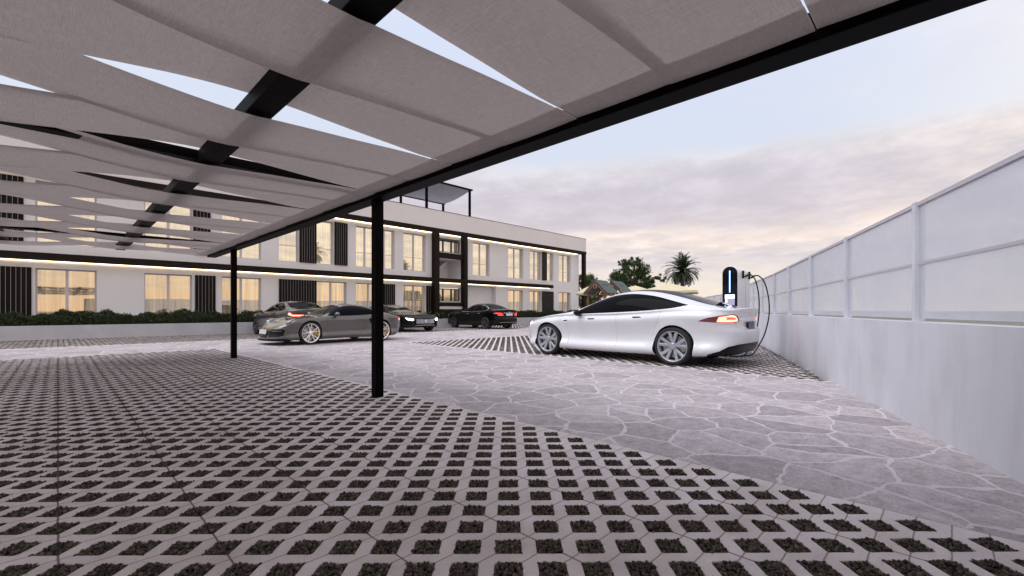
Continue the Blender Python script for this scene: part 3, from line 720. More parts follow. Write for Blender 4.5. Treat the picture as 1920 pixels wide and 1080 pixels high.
for a,b,d in posts:
    m1=MB(); w=.05; n=Vector((-d.y,d.x))*.03
    def slab(m,a,b,t,z0,z1):
        n_=Vector((-d.y,d.x))*t
        m.add([(a[0]-n_.x,a[1]-n_.y,z0),(b[0]-n_.x,b[1]-n_.y,z0),(b[0]+n_.x,b[1]+n_.y,z0),(a[0]+n_.x,a[1]+n_.y,z0),(a[0]-n_.x,a[1]-n_.y,z1),(b[0]-n_.x,b[1]-n_.y,z1),(b[0]+n_.x,b[1]+n_.y,z1),(a[0]+n_.x,a[1]+n_.y,z1)],[(0,1,5,4),(1,2,6,5),(2,3,7,6),(3,0,4,7),(4,5,6,7),(0,3,2,1)])
    slab(m1,a,(a[0]+d.x*.07,a[1]+d.y*.07),.035,.902,1.96); o=m1.build('fence_post',M['frost_post'] if 'frost_post' in M else M['wall_grey'],fen); o.matrix_parent_inverse=Matrix.Translation((-12.91,-3.32,0))
    m2=MB(); slab(m2,(a[0]+d.x*.072,a[1]+d.y*.072),(b[0]-d.x*.002,b[1]-d.y*.002),.008,.93,1.92)
    o=m2.build('fence_panel',M['frost'],fen); o.matrix_parent_inverse=Matrix.Translation((-12.91,-3.32,0))
    m3=MB(); A=(a[0]+d.x*.073,a[1]+d.y*.073); slab(m3,A,b,.02,1.922,1.955); slab(m3,A,b,.012,1.40,1.425)
    o=m3.build('fence_rail',M['win_frame'],fen); o.matrix_parent_inverse=Matrix.Translation((-12.91,-3.32,0))

# ------------------------------------------------------------------ charger
CX,CY=10.22,3.43; CW=.165; CDP=.80; CH=1.97
ch=thing('charging_station','white round-topped electric car charger with black glass front and two black cables','charger',(CX,CY,0))
def arch(m,x0,x1,w,z0,z1,b=.0):
    pts=[(-w,z0),(w,z0)]+[(w*math.cos(math.pi*t/18),z1-w+w*math.sin(math.pi*t/18)) for t in range(19)]
    n=len(pts)
    rows=[(x0+b,1-b/w),(x0,1)] if False else []
    vs=[(x0+b,p[0]*(1-b/w),z0+(p[1]-z0)*(1-b/(z1-z0))) for p in pts]+[(x0+b*.3,p[0]*(1-.3*b/w),z0+(p[1]-z0)*(1-.3*b/(z1-z0))) for p in pts]+[(x0+b,p[0],p[1]) for p in pts]+[(x1-b,p[0],p[1]) for p in pts]+[(x1,p[0]*(1-b/w),z0+(p[1]-z0)*(1-b/(z1-z0))) for p in pts]
    if b>0: vs[:n]=[(x0,p[0]*(1-b/w),z0+(p[1]-z0)*(1-b/(z1-z0))) for p in pts]
    fs=[tuple(range(n))]
    for r in range(4):
        for i in range(n): fs.append((r*n+i,r*n+(i+1)%n,(r+1)*n+(i+1)%n,(r+1)*n+i))
    fs.append(tuple(range(4*n,5*n))[::-1]); m.add(vs,fs)
m=MB(); arch(m,0,CDP*.62,CW,.06,CH,.02); m.build('front_shell',M['charger_white'],ch)
m=MB(); arch(m,CDP*.62+.006,CDP,CW,.06,CH,.02); m.build('rear_shell',M['charger_white'],ch)
m=MB(); arch(m,CDP*.60,CDP*.64,CW*.96,.06,CH-.012,.004); m.build('seam',M['trim'],ch)
m=MB(); m.bbox(-.03,CDP+.03,-CW-.03,CW+.03,0,.06,.01); m.build('base',M['concrete'],ch)
m=MB(); arch(m,-.012,-.0005,CW*.93,.45,CH-.018,.003); fp=m.build('front_glass',M['screen_black'],ch)
m=MB(); m.bbox(-.016,-.0125,-.012,.012,1.39,1.86,.001); m.build('light_bar',M['light_bar'],fp)
scr=MB(); scr.box(-.0145,-.0123,-.10,.10,1.08,1.345); sc_=scr.build('screen',M['screen_grey'],ch)
m=MB(); m.box(-.0165,-.0148,-.10,.10,1.255,1.345); m.build('screen_tile',M['screen_white'],sc_)
m=MB()
for (y,z) in ((.07,1.225),(.07,1.185)): m.box(-.0165,-.0148,y-.022,y+.022,z-.014,z+.014)
m.build('screen_tile',M['screen_white'],sc_)
for k,x in enumerate((.28,.70)):
    m=MB(); m.bbox(x-.028,x+.028,-CW-.035,-CW-.001,1.70,1.87,.01); h=m.build('holster',M['trim'],ch)
    m=MB(); m.tube([(x,-CW-.05,1.73),(x,-CW-.09,1.76),(x,-CW-.13,1.775)],[.022,.024,.018],10); m.smooth=True; m.build('connector',M['rubber'],h)
def bez(pts,n=14):
    """smooth curve through points"""
    P=[Vector(p) for p in pts]; out=[]
    for i in range(len(P)-1):
        p0=P[max(i-1,0)];p1=P[i];p2=P[i+1];p3=P[min(i+2,len(P)-1)]
        for t in range(n):
            u=t/n; out.append(.5*((2*p1)+(-p0+p2)*u+(2*p0-5*p1+4*p2-p3)*u*u+(-p0+3*p1-3*p2+p3)*u**3))
    out.append(P[-1]); return out
for k,(x,ex) in enumerate(((.28,0),(.70,.12))):
    m=MB(); m.smooth=True
    if k==0: pts=[(x,-CW-.12,1.775),(x+.03,-CW-.17,1.765),(x+.08,-CW-.24,1.64),(x+.12,-CW-.29,1.32),(x+.10,-CW-.30,.95),(x+.03,-CW-.27,.55),(x-.05,-CW-.20,.28),(x-.16,-CW-.10,.05),(x-.3,-CW-.02,.022),(x-.5,-CW+.1,.022)]
    else: pts=[(x,-CW-.12,1.775),(x+.03,-CW-.20,1.765),(x+.08,-CW-.30,1.62),(x+.12,-CW-.37,1.27),(x+.10,-CW-.385,.9),(x+.0,-CW-.33,.5),(x-.14,-CW-.24,.22),(x-.28,-CW-.16,.04),(x-.45,-CW-.08,.022),(x-.7,-CW-.0,.022)]
    m.tube(bez(pts),.0135,10); m.build('cable',M['rubber'],ch)
# ------------------------------------------------------------------ cars
def curve(keys):
    k=sorted(keys); xs=np.array([a for a,_ in k],float); ys=np.array([b for _,b in k],float)
    h=np.diff(xs); d=np.diff(ys)/h; m=np.zeros(len(xs))
    m[0]=d[0]; m[-1]=d[-1]
    for i in range(1,len(xs)-1):
        m[i]=0 if d[i-1]*d[i]<=0 and abs(d[i-1]*d[i])>1e-12 and False else (d[i-1]*h[i]+d[i]*h[i-1])/(h[i-1]+h[i])
    def f(x):
        if x<=xs[0]: return float(ys[0]+m[0]*0)
        if x>=xs[-1]: return float(ys[-1])
        i=int(np.searchsorted(xs,x)-1); t=(x-xs[i])/h[i]
        return float((2*t**3-3*t**2+1)*ys[i]+(t**3-2*t**2+t)*h[i]*m[i]+(-2*t**3+3*t**2)*ys[i+1]+(t**3-t**2)*h[i]*m[i+1])
    return f
def inpoly(p,q,poly):
    c=False; n=len(poly); j=n-1
    for i in range(n):
        xi,yi=poly[i]; xj,yj=poly[j]
        if (yi>q)!=(yj>q) and p<(xj-xi)*(q-yi)/(yj-yi)+xi: c=not c
        j=i
    return c
def smooth_poly(pts,n=4):
    """closed smooth curve; points given as (x,y,'c') stay sharp"""
    out=[]; k=len(pts)
    for i in range(k):
        p1=pts[i]; p2=pts[(i+1)%k]
        p0=pts[i-1] if len(p1)<3 else p1; p3=pts[(i+2)%k] if len(p2)<3 else p2
        for t in range(n):
            u=t/n
            out.append(tuple(.5*(2*p1[a]+(-p0[a]+p2[a])*u+(2*p0[a]-5*p1[a]+4*p2[a]-p3[a])*u*u+(-p0[a]+3*p1[a]-3*p2[a]+p3[a])*u**3) for a in (0,1)))
    return out
def stroke(pts,w):
    """thin closed polygon round a polyline"""
    L_=[];R_=[]
    for i,p in enumerate(pts):
        a=pts[max(i-1,0)]; b=pts[min(i+1,len(pts)-1)]
        d=Vector((b[0]-a[0],b[1]-a[1])).normalized(); n=Vector((-d.y,d.x))*w/2
        L_.append((p[0]+n.x,p[1]+n.y)); R_.append((p[0]-n.x,p[1]-n.y))
    return L_+R_[::-1]

class Car:
    def __init__(s,P):
        s.P=P; c={k:curve(P[k]) for k in ('zc','zs','ws','ledge','zb')}; s.c=c
        xr=curve(P['rear']); xf=curve(P['front']); s.side=curve(P['side'])
        xr0,xf0=P['xr0'],P['xf0']; xrn=min(b for _,b in P['rear']); xfn=max(b for _,b in P['front'])
        st=[]
        NE=22
        for i in range(NE): th=math.pi/2*(1-i/NE); st.append(('r',math.sin(th)**(2/P['nr']),max(0,math.cos(th))**(2/P['nr'])))
        nm=int((xf0-xr0)/.045)
        for i in range(nm+1): st.append(('m',xr0+(xf0-xr0)*i/nm,1))
        for i in range(1,NE+1): th=math.pi/2*i/NE; st.append(('f',math.sin(th)**(2/P['nf']),max(0,math.cos(th))**(2/P['nf']) if i<NE else 0))
        rows=[];zone=[]
        ML,MU=20,22
        grid=[]
        outl=[]
        for kind,u,fy in st:
            xn=u if kind=='m' else (xr0+u*(xrn-xr0) if kind=='r' else xf0+u*(xfn-xf0))
            zc,zs,ws,ld,zb=(c[k](xn) for k in ('zc','zs','ws','ledge','zb'))
            pts=[(max(ws-.55,.05),zb,0),(ws-.16,zb,0)]
            for i in range(ML+1):
                v=i/ML; z=zb+(zs-zb)*v; y=ws+s.side(v)
                for xa in P['axles']:
                    d=math.hypot(xn-xa,z-P['rt']); 
                    if d<P['arch']+.25: y+=P['flare']*math.exp(-((max(d-P['arch'],0))/.07)**2)*(1 if z<zs-.02 else .5)
                pts.append((y,z,0))
            q0=Vector((ws+s.side(1),zs)); q2=Vector((ws-ld,zs+P.get('lz',.03)*min(1,max(0,(zc-zs)/.08)))); q1=Vector((ws-.12*ld,zs+P.get('lz',.03)*.9*min(1,max(0,(zc-zs)/.08))))
            for i in range(1,5):
                t=i/4; q=q0*(1-t)**2+q1*2*t*(1-t)+q2*t*t; pts.append((q.x,q.y,1))
            h=zc-q2.y; b0=Vector((q2.x,q2.y)); b1=Vector((q2.x-P['ti']*max(0,min(1,h/.35)),q2.y+P['tb']*h)); b2=Vector((q2.x*P['tc'],zc)); b3=Vector((0,zc))
            for i in range(1,MU+1):
                t=i/MU; q=b0*(1-t)**3+b1*3*t*(1-t)**2+b2*3*t*t*(1-t)+b3*t**3; pts.append((q.x,q.y,1))
            col=[]
            for (y,z,zn) in pts:
                x=xn if kind=='m' else (xr0+u*(xr(z)-xr0) if kind=='r' else xf0+u*(xf(z)-xf0))
                col.append((x,max(0,y*fy),z))
            grid.append(col); outl.append((col[ML][0],col[ML][1])); zone=[p[2] for p in pts]
        s.arc=[0]
        for a,b in zip(outl,outl[1:]): s.arc.append(s.arc[-1]+math.dist(a,b))
        s.outl=outl; s.L=s.arc[-1]
        bm=bmesh.new(); s.bm=bm
        s.lo=bm.verts.layers.float_vector.new('o'); s.lw=bm.verts.layers.float.new('w')
        s.fz=bm.faces.layers.int.new('zone'); s.fp=bm.faces.layers.int.new('part')
        vv=[]
        for i,col in enumerate(grid):
            r=[]
            for p in col:
                v=bm.verts.new(p); v[s.lo]=p; v[s.lw]=s.arc[i]; r.append(v)
            vv.append(r)
        for i in range(len(grid)-1):
            for j in range(len(grid[0])-1):
                q=[vv[i][j],vv[i+1][j],vv[i+1][j+1],vv[i][j+1]]
                try: f=bm.faces.new(q)
                except ValueError: continue
                f[s.fz]=1 if zone[j+1] and (zone[j] or j>=ML+1) else 0
                f.smooth=True
        bmesh.ops.dissolve_degenerate(bm,dist=1e-5,edges=bm.edges[:])
        s.grid=grid; s.ML=ML
    def w_of(s,x):
        """wrap coordinate of a point on the flank"""
        for i in range(len(s.outl)-1):
            if s.outl[i][0]<=x<=s.outl[i+1][0]: return s.arc[i]+(s.arc[i+1]-s.arc[i])*(x-s.outl[i][0])/max(1e-9,s.outl[i+1][0]-s.outl[i][0])
        return s.arc[-1]
    def _proj(s,mode):
        for v in s.bm.verts:
            o=v[s.lo]
            v.co=(o.x,0,o.z) if mode=='side' else ((v[s.lw],0,o.z) if mode=='wrap' else (o.x,0,o.y))
    def _restore(s):
        for v in s.bm.verts: v.co=v[s.lo]
    def cut(s,mode,poly,part,zones=(0,1),only=None):
        """cut the skin along poly in a projection and give the faces inside a part number"""
        bm=s.bm; s._proj(mode)
        n=len(poly); fz,fp=s.fz,s.fp
        xs=[p[0] for p in poly]; zs=[p[1] for p in poly]; B=(min(xs),max(xs),min(zs),max(zs))
        def cand(): 
            out=[]
            for f in bm.faces:
                if f[fz] not in zones or (only is not None and f[fp] not in only): continue
                a=[v.co.x for v in f.verts]; b=[v.co.z for v in f.verts]
                if max(a)<B[0] or min(a)>B[1] or max(b)<B[2] or min(b)>B[3]: continue
                out.append(f)
            return out
        loc=set(cand())
        for i in range(n):
            (x0,z0),(x1,z1)=poly[i],poly[(i+1)%n]
            if math.hypot(x1-x0,z1-z0)<1e-6: continue
            lo=(min(x0,x1)-1e-4,max(x0,x1)+1e-4,min(z0,z1)-1e-4,max(z0,z1)+1e-4); fs=[]
            for f in loc:
                if not f.is_valid: continue
                a=[v.co.x for v in f.verts]; b=[v.co.z for v in f.verts]
                if max(a)<lo[0] or min(a)>lo[1] or max(b)<lo[2] or min(b)>lo[3]: continue
                fs.append(f)
            if not fs: continue
            es={e for f in fs for e in f.edges}; vs={v for f in fs for v in f.verts}
            r=bmesh.ops.bisect_plane(bm,geom=list(vs)+list(es)+fs,dist=1e-5,plane_co=(x0,0,z0),plane_no=(z1-z0,0,-(x1-x0)))
            for g in r['geom']:
                if isinstance(g,bmesh.types.BMFace): loc.add(g)
        for f in bm.faces:
            if f[fz] not in zones or (only is not None and f[fp] not in only): continue
            c=f.calc_center_median()
            if B[0]<=c.x<=B[1] and B[2]<=c.z<=B[3] and inpoly(c.x,c.z,poly): f[fp]=part
        s._restore()
    def finish(s):
        s._restore(); s.bm.normal_update()
        s.nrm={}
        for v in s.bm.verts:
            n=v.normal.copy()
            if abs(v.co.y)<1e-4: n.y=0
            s.nrm[v]=n.normalized()
    def emit(s,part,name,mat,parent,sides=(1,-1),push=0.0,label=None):
        """one mesh from all faces of a part number, mirrored as asked"""
        fs=[f for f in s.bm.faces if f[s.fp]==part]
        if not fs: return None
        V=[];F=[];Nn=[]; 
        for sg in sides:
            idx={}
            for f in fs:
                q=[]
                for v in f.verts:
                    if v not in idx:
                        n=s.nrm[v]; idx[v]=len(V); c=v.co+n*push; V.append((c.x,c.y*sg,c.z)); Nn.append((n.x,n.y*sg,n.z))
                    q.append(idx[v])
                F.append(q if sg==1 else q[::-1])
        me=bpy.data.meshes.new(name); me.from_pydata(V,[],F); me.materials.append(mat)
        me.polygons.foreach_set('use_smooth',[True]*len(F)); me.update()
        # outward winding
        me.normals_split_custom_set_from_vertices(Nn)
        o=bpy.data.objects.new(name,me); COL.objects.link(o); o.parent=parent
        if label: o['label']=label
        return o

def wheel(parent,x,y,r,rimr,sg,style,mat,caliper=None,w=.25):
    """wheel: rim mesh with tyre, disc and caliper below it; outer face at y"""
    n=5; mb=MB(); mb.smooth=True
    mb.lathe([(rimr,0.0),(rimr+.004,-.006),(rimr-.012,-.012),(rimr-.028,-.03),(rimr-.034,-.10),(rimr-.03,-w+.01)],48)
    mb.lathe([(rimr-.001,0.002),(rimr-.016,.002),(rimr-.028,-.03)],48)
    mb.lathe([(.0,-.012),(.045,-.012),(.066,-.02),(.072,-.05),(.06,-.10)],24)
    mb.smooth=False
    def spoke(a0,a1,w0,w1,t=.035,y0=-.030,y1=-.004,r0=.055):
        k=7; vs=[]
        for i in range(k):
            u=i/(k-1); rr=r0+(rimr-.012-r0)*u; a=a0+(a1-a0)*u**.8; ww=(w0+(w1-w0)*u)/2; yy=y0+(y1-y0)*u**1.4
            c,s_=math.cos(a),math.sin(a)
            for (dw,dy) in ((-ww,-t),(-ww*.95,-.004),(-ww*.6,0),(ww*.6,0),(ww*.95,-.004),(ww,-t)):
                vs.append((rr*c-dw*s_,yy+dy,rr*s_+dw*c))
        fs=[]
        for i in range(k-1):
            for j in range(6): fs.append((i*6+j,i*6+(j+1)%6,(i+1)*6+(j+1)%6,(i+1)*6+j))
        fs+= [tuple(range(6)),tuple((k-1)*6+j for j in range(6))]
        mb.add(vs,fs)
    off=R(style.get('rot',18))
    for k in range(n):
        a=off+2*math.pi*k/n
        for sgn in (-1,1): spoke(a+sgn*R(style.get('a0',10)),a+sgn*R(style.get('a1',15)),style.get('w0',.045),style.get('w1',.05))
        if style.get('mid'): spoke(a+R(36),a+R(36),.03,.035)
    for k in range(5):
        a=off+2*math.pi*(k+.5)/5; mb.tube([(.048*math.cos(a),-.02,.048*math.sin(a)),(.048*math.cos(a),-.004,.048*math.sin(a))],.008,6)
    o=mb.build('wheel',mat,parent); o.location=(x,y*sg,r)
    if sg<0: o.rotation_euler=(0,0,math.pi)
    t=MB(); t.smooth=True
    t.lathe([(rimr-.004,.0),(rimr+.008,.008),(rimr+(r-rimr)*.5,.016),(r-.022,.008),(r-.006,-.012),(r,-.035),(r,-w+.035),(r-.006,-w+.012),(rimr+.01,-w)],56); t.build('tyre',M['rubber'],o)
    d=MB(); d.lathe([(.0,-.085),(rimr*.74,-.085),(rimr*.74,-.105),(0,-.105)],40); d.lathe([(0,-.07),(.08,-.07),(.085,-.085)],20); d.build('brake_disc',M['disc'],o)
    c=MB(); k=10; vs=[]
    for i in range(k):
        a=R(145)+R(56)*i/(k-1)
        for rr,yy in ((rimr*.52,-.055),(rimr*.83,-.055),(rimr*.83,-.125),(rimr*.52,-.125)): vs.append((rr*math.cos(a),yy,rr*math.sin(a)))
    fs=[(0,1,2,3),tuple((k-1)*4+j for j in range(4))]
    for i in range(k-1):
        for j in range(4): fs.append((i*4+j,i*4+(j+1)%4,(i+1)*4+(j+1)%4,(i+1)*4+j))
    c.add(vs,fs); c.build('brake_caliper',caliper or M['disc'],o)
    return o
def liners(parent,P,car):
    """black wheel housings and underbody"""
    for xa in P['axles']:
        for sg in (1,-1):
            mb=MB(); ra=P['arch']+.004; n=28; ys=(.42,.70,None); V=[];F=[]
            for i in range(n+1):
                a=R(-25)+R(230)*i/n
                x=xa+ra*math.cos(a); z=P['rt']+ra*math.sin(a)
                zb_,zs_=car.c['zb'](x),car.c['zs'](x); yo=car.c['ws'](x)+car.side(min(1,max(0,(z-zb_)/(zs_-zb_))))+P['flare']*.9-.004
                for y in (.42,.68,yo): V.append((x,y*sg,z))
            for i in range(n):
                for j in range(2): F.append((i*3+j,i*3+j+1,(i+1)*3+j+1,(i+1)*3+j))
            c=len(V); V.append((xa,.42*sg,P['rt']))
            for i in range(n): F.append((i*3,(i+1)*3,c))
            mb.add(V,F); mb.build('wheel_housing',M['under'],parent,fixn=False)
    zb=car.c['zb'](0); mb=MB(); a0,a1=P['axles'][1],P['axles'][0]
    mb.box(a0+P['arch']+.03,a1-P['arch']-.03,-.80,.80,zb+.01,zb+.25); mb.box(a0-.75,a1+.6,-.41,.41,zb+.012,zb+.22)
    mb.build('underbody',M['under'],parent)
def mirror_part(parent,x,y,z,mat,sg=1,L=.20,nm='door_mirror'):
    bm=bmesh.new(); bmesh.ops.create_uvsphere(bm,u_segments=20,v_segments=12,radius=1)
    for v in bm.verts:
        c=v.co; v.co=Vector((c.x*(.085 if c.x>0 else .05),c.y*.115,c.z*.068+(.012*c.y)))
    mb=MB(); mb.smooth=True; mb.frombm(bm); bm.free()
    mb.v=[(a+x,(b+y+.10)*sg,c+z+.03) for a,b,c in mb.v]
    o=mb.build(nm,mat,parent)
    m=MB(); m.smooth=True; m.tube([(x+.02,(y-.06)*sg,z-.03),(x+.01,(y+.04)*sg,z-.015),(x,(y+.10)*sg,z)],[.03,.022,.03],8); m.build('mirror_arm',M['trim'],o)
    return o
def plate(parent,x,y,z,w,h,mat,ang=0,nm='licence_plate',chars=True,ink=None,rear=True):
    sg=-1 if rear else 1
    mb=MB(); mb.bbox(-.006,.006,-w/2,w/2,-h/2,h/2,.004); o=mb.build(nm,mat,parent); o.location=(x,y,z); o.rotation_euler=(0,ang,0)
    return o
def mirrored(pts): return pts

def build_car(name,label,cat,loc,rz,P,scale=1):
    root=thing(name,label,cat,loc,rz); root.scale=(scale,)*3 if not hasattr(scale,'__len__') else scale
    car=Car(P); c=car
    # openings first: arches
    for xa in P['axles']:
        circ=[(xa+P['arch']*math.cos(2*math.pi*k/36),P['rt']+P['arch']*math.sin(2*math.pi*k/36)) for k in range(36)]
        car.cut('side',circ,99,zones=(0,))
    items=[]
    for it in P['cuts']:
        poly=it['poly']; poly=poly(car) if callable(poly) else poly
        car.cut(it['mode'],poly,it['id'],it.get('zones',(0,1)),it.get('only'))
        items.append(it)
    car.finish()
    if 'deform' in P: pass
    body=car.emit(0,'body',P['paint'],root)
    done=set()
    for it in items:
        if it['id'] in done or it['id']==99: continue
        done.add(it['id'])
        par=root
        for sides in (((1,),(-1,)) if it.get('pair') else ((1,-1),)):
            o=car.emit(it['id'],it['name'],it['mat'],body if it.get('onbody') else root,sides,it.get('push',0),it.get('label'))
    liners(root,P,car)
    for ax,xa in enumerate(P['axles']):
        for sg in (1,-1):
            yo=car.c['ws'](xa)+P['flare']*.9-.012-P.get('inset',0)
            rr=P['rim'][ax] if hasattr(P['rim'],'__len__') else P['rim']
            wheel(root,xa,yo,P['rt'],rr,sg,P['style'],P['rimmat'],P.get('caliper'))
    return root,car,body
def gapline(pts,w=.007): return stroke(pts,w)

# ---- white electric saloon
def tesla():
    P=dict(axles=(1.48,-1.48),rt=.348,arch=.385,rim=(.283,.283),flare=.022,paint=M['paint_white'],rimmat=M['rim_silver'],style=dict(a0=9,a1=15,w0=.05,w1=.062,rot=20),
      xr0=-2.0,xf0=1.9,nr=3.1,nf=2.5,
      zc=[(2.45,.60),(2.3,.695),(2.0,.795),(1.6,.885),(1.2,.945),(.98,.985),(.6,1.135),(.25,1.285),(-.1,1.388),(-.45,1.432),(-.8,1.425),(-1.2,1.362),(-1.6,1.255),(-2.0,1.128),(-2.28,1.055),(-2.42,1.045),(-2.55,1.045)],
      zs=[(2.45,.565),(2.2,.68),(1.9,.78),(1.48,.855),(1.0,.892),(.5,.898),(-.5,.930),(-1.0,.962),(-1.5,1.0),(-2.0,1.0),(-2.4,.99),(-2.55,.985)],
      ws=[(2.45,.84),(2.0,.925),(1.48,.955),(.9,.95),(0,.945),(-.8,.955),(-1.48,.98),(-2.0,.955),(-2.55,.90)],
      ledge=[(2.45,.02),(1.6,.05),(1.0,.075),(.5,.06),(-.4,.065),(-1.0,.10),(-1.5,.16),(-1.9,.20),(-2.3,.16),(-2.55,.05)],
      zb=[(2.45,.20),(1.9,.185),(1.0,.165),(-1.0,.17),(-1.9,.19),(-2.55,.24)],
      rear=[(.15,-2.38),(.30,-2.47),(.45,-2.535),(.60,-2.545),(.655,-2.535),(.70,-2.49),(.80,-2.475),(.88,-2.475),(.94,-2.495),(1.0,-2.52),(1.04,-2.53),(1.07,-2.50)],
      front=[(.15,2.30),(.28,2.40),(.42,2.455),(.55,2.455),(.65,2.40),(.75,2.30)],
      side=[(0,-.05),(.05,-.006),(.13,.012),(.19,-.006),(.28,-.046),(.42,-.066),(.62,-.038),(.79,.004),(.835,.014),(.86,.010),(.92,-.010),(1,-.048)],
      ti=.115,tb=.74,tc=.80,lz=.03)
    dlo=smooth_poly([(.84,.918,'c'),(.60,1.055),(.33,1.182),(.04,1.278),(-.25,1.325),(-.6,1.330),(-1.0,1.280),(-1.35,1.192),(-1.69,1.098,'c'),(-1.45,1.050),(-1.2,1.020),(-.8,.988),(-.2,.958),(.4,.934)],5)
    def ins(poly,x0,x1,d=.018):
        pass
    g1=smooth_poly([(.70,.945,'c'),(.54,1.048),(.30,1.162),(.03,1.252),(-.22,1.299,'c'),(-.27,.978,'c'),(.3,.955)],4)
    g2=smooth_poly([(-.30,1.305,'c'),(-.6,1.306),(-.92,1.268,'c'),(-1.02,1.022,'c'),(-.7,1.0),(-.35,.984,'c')],4)
    g3=smooth_poly([(-1.10,1.226,'c'),(-1.35,1.163),(-1.60,1.097,'c'),(-1.4,1.062),(-1.17,1.036,'c')],3)
    W=lambda c: None
    rl=lambda c:(lambda q:[(.44,.825),(.48,.800),(.62,.788),(c.w_of(-2.38),.785),(c.w_of(-2.2),.79),(c.w_of(-1.93),.806),(c.w_of(-1.99),.835),(c.w_of(-2.12),.878),(c.w_of(-2.26),.907),(c.w_of(-2.40),.928),(.80,.937),(.62,.928),(.54,.905),(.46,.865)])(0)
    hot=lambda c:[(.50,.812),(.62,.800),(c.w_of(-2.38),.797),(c.w_of(-2.235),.800),(c.w_of(-2.27),.885),(c.w_of(-2.40),.914),(.80,.922),(.63,.913),(.56,.89),(.51,.855)]
    mid=lambda c:[(.54,.845),(.60,.838),(.80,.836),(c.w_of(-2.36),.838),(c.w_of(-2.37),.868),(.82,.884),(.64,.880),(.57,.868)]
    roof=[(1.02,0),(.98,.35),(.88,.58),(.70,.64),(.36,.585),(0,.53),(-.5,.51),(-1.0,.525),(-1.5,.57),(-1.85,.60),(-2.06,.61),(-2.16,.45),(-2.19,0),(-2.19,-.1),(1.02,-.1)]
    P['cuts']=[
      dict(id=1,name='window_trim',mat=M['glass_car'],mode='side',poly=dlo,zones=(1,),pair=True),
      dict(id=2,name='side_window',mat=M['glass_car'],mode='side',poly=g1,only=(1,),pair=True),
      dict(id=3,name='side_window',mat=M['glass_car'],mode='side',poly=g2,only=(1,),pair=True),
      dict(id=4,name='quarter_window',mat=M['glass_car'],mode='side',poly=g3,only=(1,),pair=True),
      dict(id=5,name='glass_roof',mat=M['glass_roof'],mode='top',poly=roof,zones=(1,),only=(0,)),
      dict(id=6,name='windscreen',mat=M['glass_car'],mode='top',poly=[(1.1,-.2),(1.1,.9),(.18,.9),(.18,-.2)],only=(5,)),
      dict(id=7,name='rear_window',mat=M['glass_car'],mode='top',poly=[(-1.42,-.2),(-1.42,.9),(-2.3,.9),(-2.3,-.2)],only=(5,)),
      dict(id=10,name='tail_light',mat=M['lamp_red_dark'],mode='wrap',poly=rl,zones=(0,1),only=(0,),pair=True,push=.002),
      dict(id=11,name='tail_light_lamp',mat=M['lamp_red_hot'],mode='wrap',poly=hot,only=(10,),pair=True,push=.003),
      dict(id=12,name='tail_light_core',mat=M['lamp_red'],mode='wrap',poly=mid,only=(11,),pair=True,push=.004),
      dict(id=13,name='trunk_strip',mat=M['chrome'],mode='wrap',poly=[(-.1,.835),(.47,.835),(.46,.87),(-.1,.87)],only=(0,),push=.008),
      dict(id=14,name='diffuser',mat=M['trim'],mode='wrap',poly=lambda c:[(-.1,.1),(-.1,.42),(.35,.42),(.6,.41),(.80,.375),(c.w_of(-2.28),.30),(c.w_of(-2.10),.235),(c.w_of(-2.02),.1)],only=(0,)),
      dict(id=15,name='head_light',mat=M['lamp_clear'],mode='wrap',poly=lambda c:[(c.L-.40,.585),(c.L-.72,.61),(c.w_of(2.18),.66),(c.w_of(2.05),.705),(c.w_of(1.97),.755),(c.w_of(2.2),.735),(c.L-.72,.71),(c.L-.40,.67)],only=(0,),pair=True,push=.002),
      dict(id=16,name='head_light_lamp',mat=M['lamp_white'],mode='wrap',poly=lambda c:[(c.L-.50,.60),(c.L-.72,.625),(c.w_of(2.20),.672),(c.w_of(2.08),.712),(c.w_of(2.03),.748),(c.w_of(2.20),.722),(c.L-.72,.69),(c.L-.50,.65)],only=(15,),pair=True,push=.003),
      dict(id=17,name='intake',mat=M['trim'],mode='wrap',poly=lambda c:[(c.L+.1,.24),(c.L-.75,.24),(c.L-.82,.32),(c.L-.6,.36),(c.L+.1,.36)],only=(0,)),
      dict(id=18,name='door_handle',mat=M['trim'],mode='side',poly=[(.20,.818),(.37,.806),(.41,.834),(.25,.840)],zones=(0,),only=(0,),pair=True,push=.004),
      dict(id=19,name='door_handle',mat=M['trim'],mode='side',poly=[(-.86,.860),(-.68,.848),(-.64,.879),(-.80,.886)],zones=(0,),only=(0,),pair=True,push=.004),
      dict(id=20,name='side_camera',mat=M['trim'],mode='side',poly=[(1.03,.785),(.995,.752),(.92,.782),(.90,.797)],zones=(0,),only=(0,),pair=True,push=.003),
      dict(id=21,name='panel_gap',mat=M['gap_light'],mode='side',poly=gapline([(.99,.89),(.965,.8),(.955,.6),(.94,.4),(.90,.25)],.006),zones=(0,),only=(0,),onbody=True,push=-.001),
      dict(id=21,name='panel_gap',mat=M['gap_light'],mode='side',poly=gapline([(-.285,.935),(-.29,.8),(-.29,.5),(-.27,.26)],.006),zones=(0,),only=(0,),onbody=True),
      dict(id=21,name='panel_gap',mat=M['gap_light'],mode='side',poly=gapline([(-1.24,.99),(-1.21,.85),(-1.12,.66),(-1.05,.5)],.006),zones=(0,),only=(0,),onbody=True),
      dict(id=21,name='panel_gap',mat=M['gap_light'],mode='wrap',poly=lambda c:gapline([(-.02,.665),(.50,.665),(.56,.70),(.60,.80)],.008),zones=(0,),only=(0,),onbody=True),
      dict(id=21,name='panel_gap',mat=M['gap_light'],mode='top',poly=gapline([(1.0,.74),(1.4,.70),(1.9,.62),(2.25,.5)],.007),zones=(1,),only=(0,),onbody=True),
    ]
    root,car,body=build_car('electric_car','glossy white electric saloon with black glass roof parked beside the charger','car',(8.80,5.10,0),R(90),P)
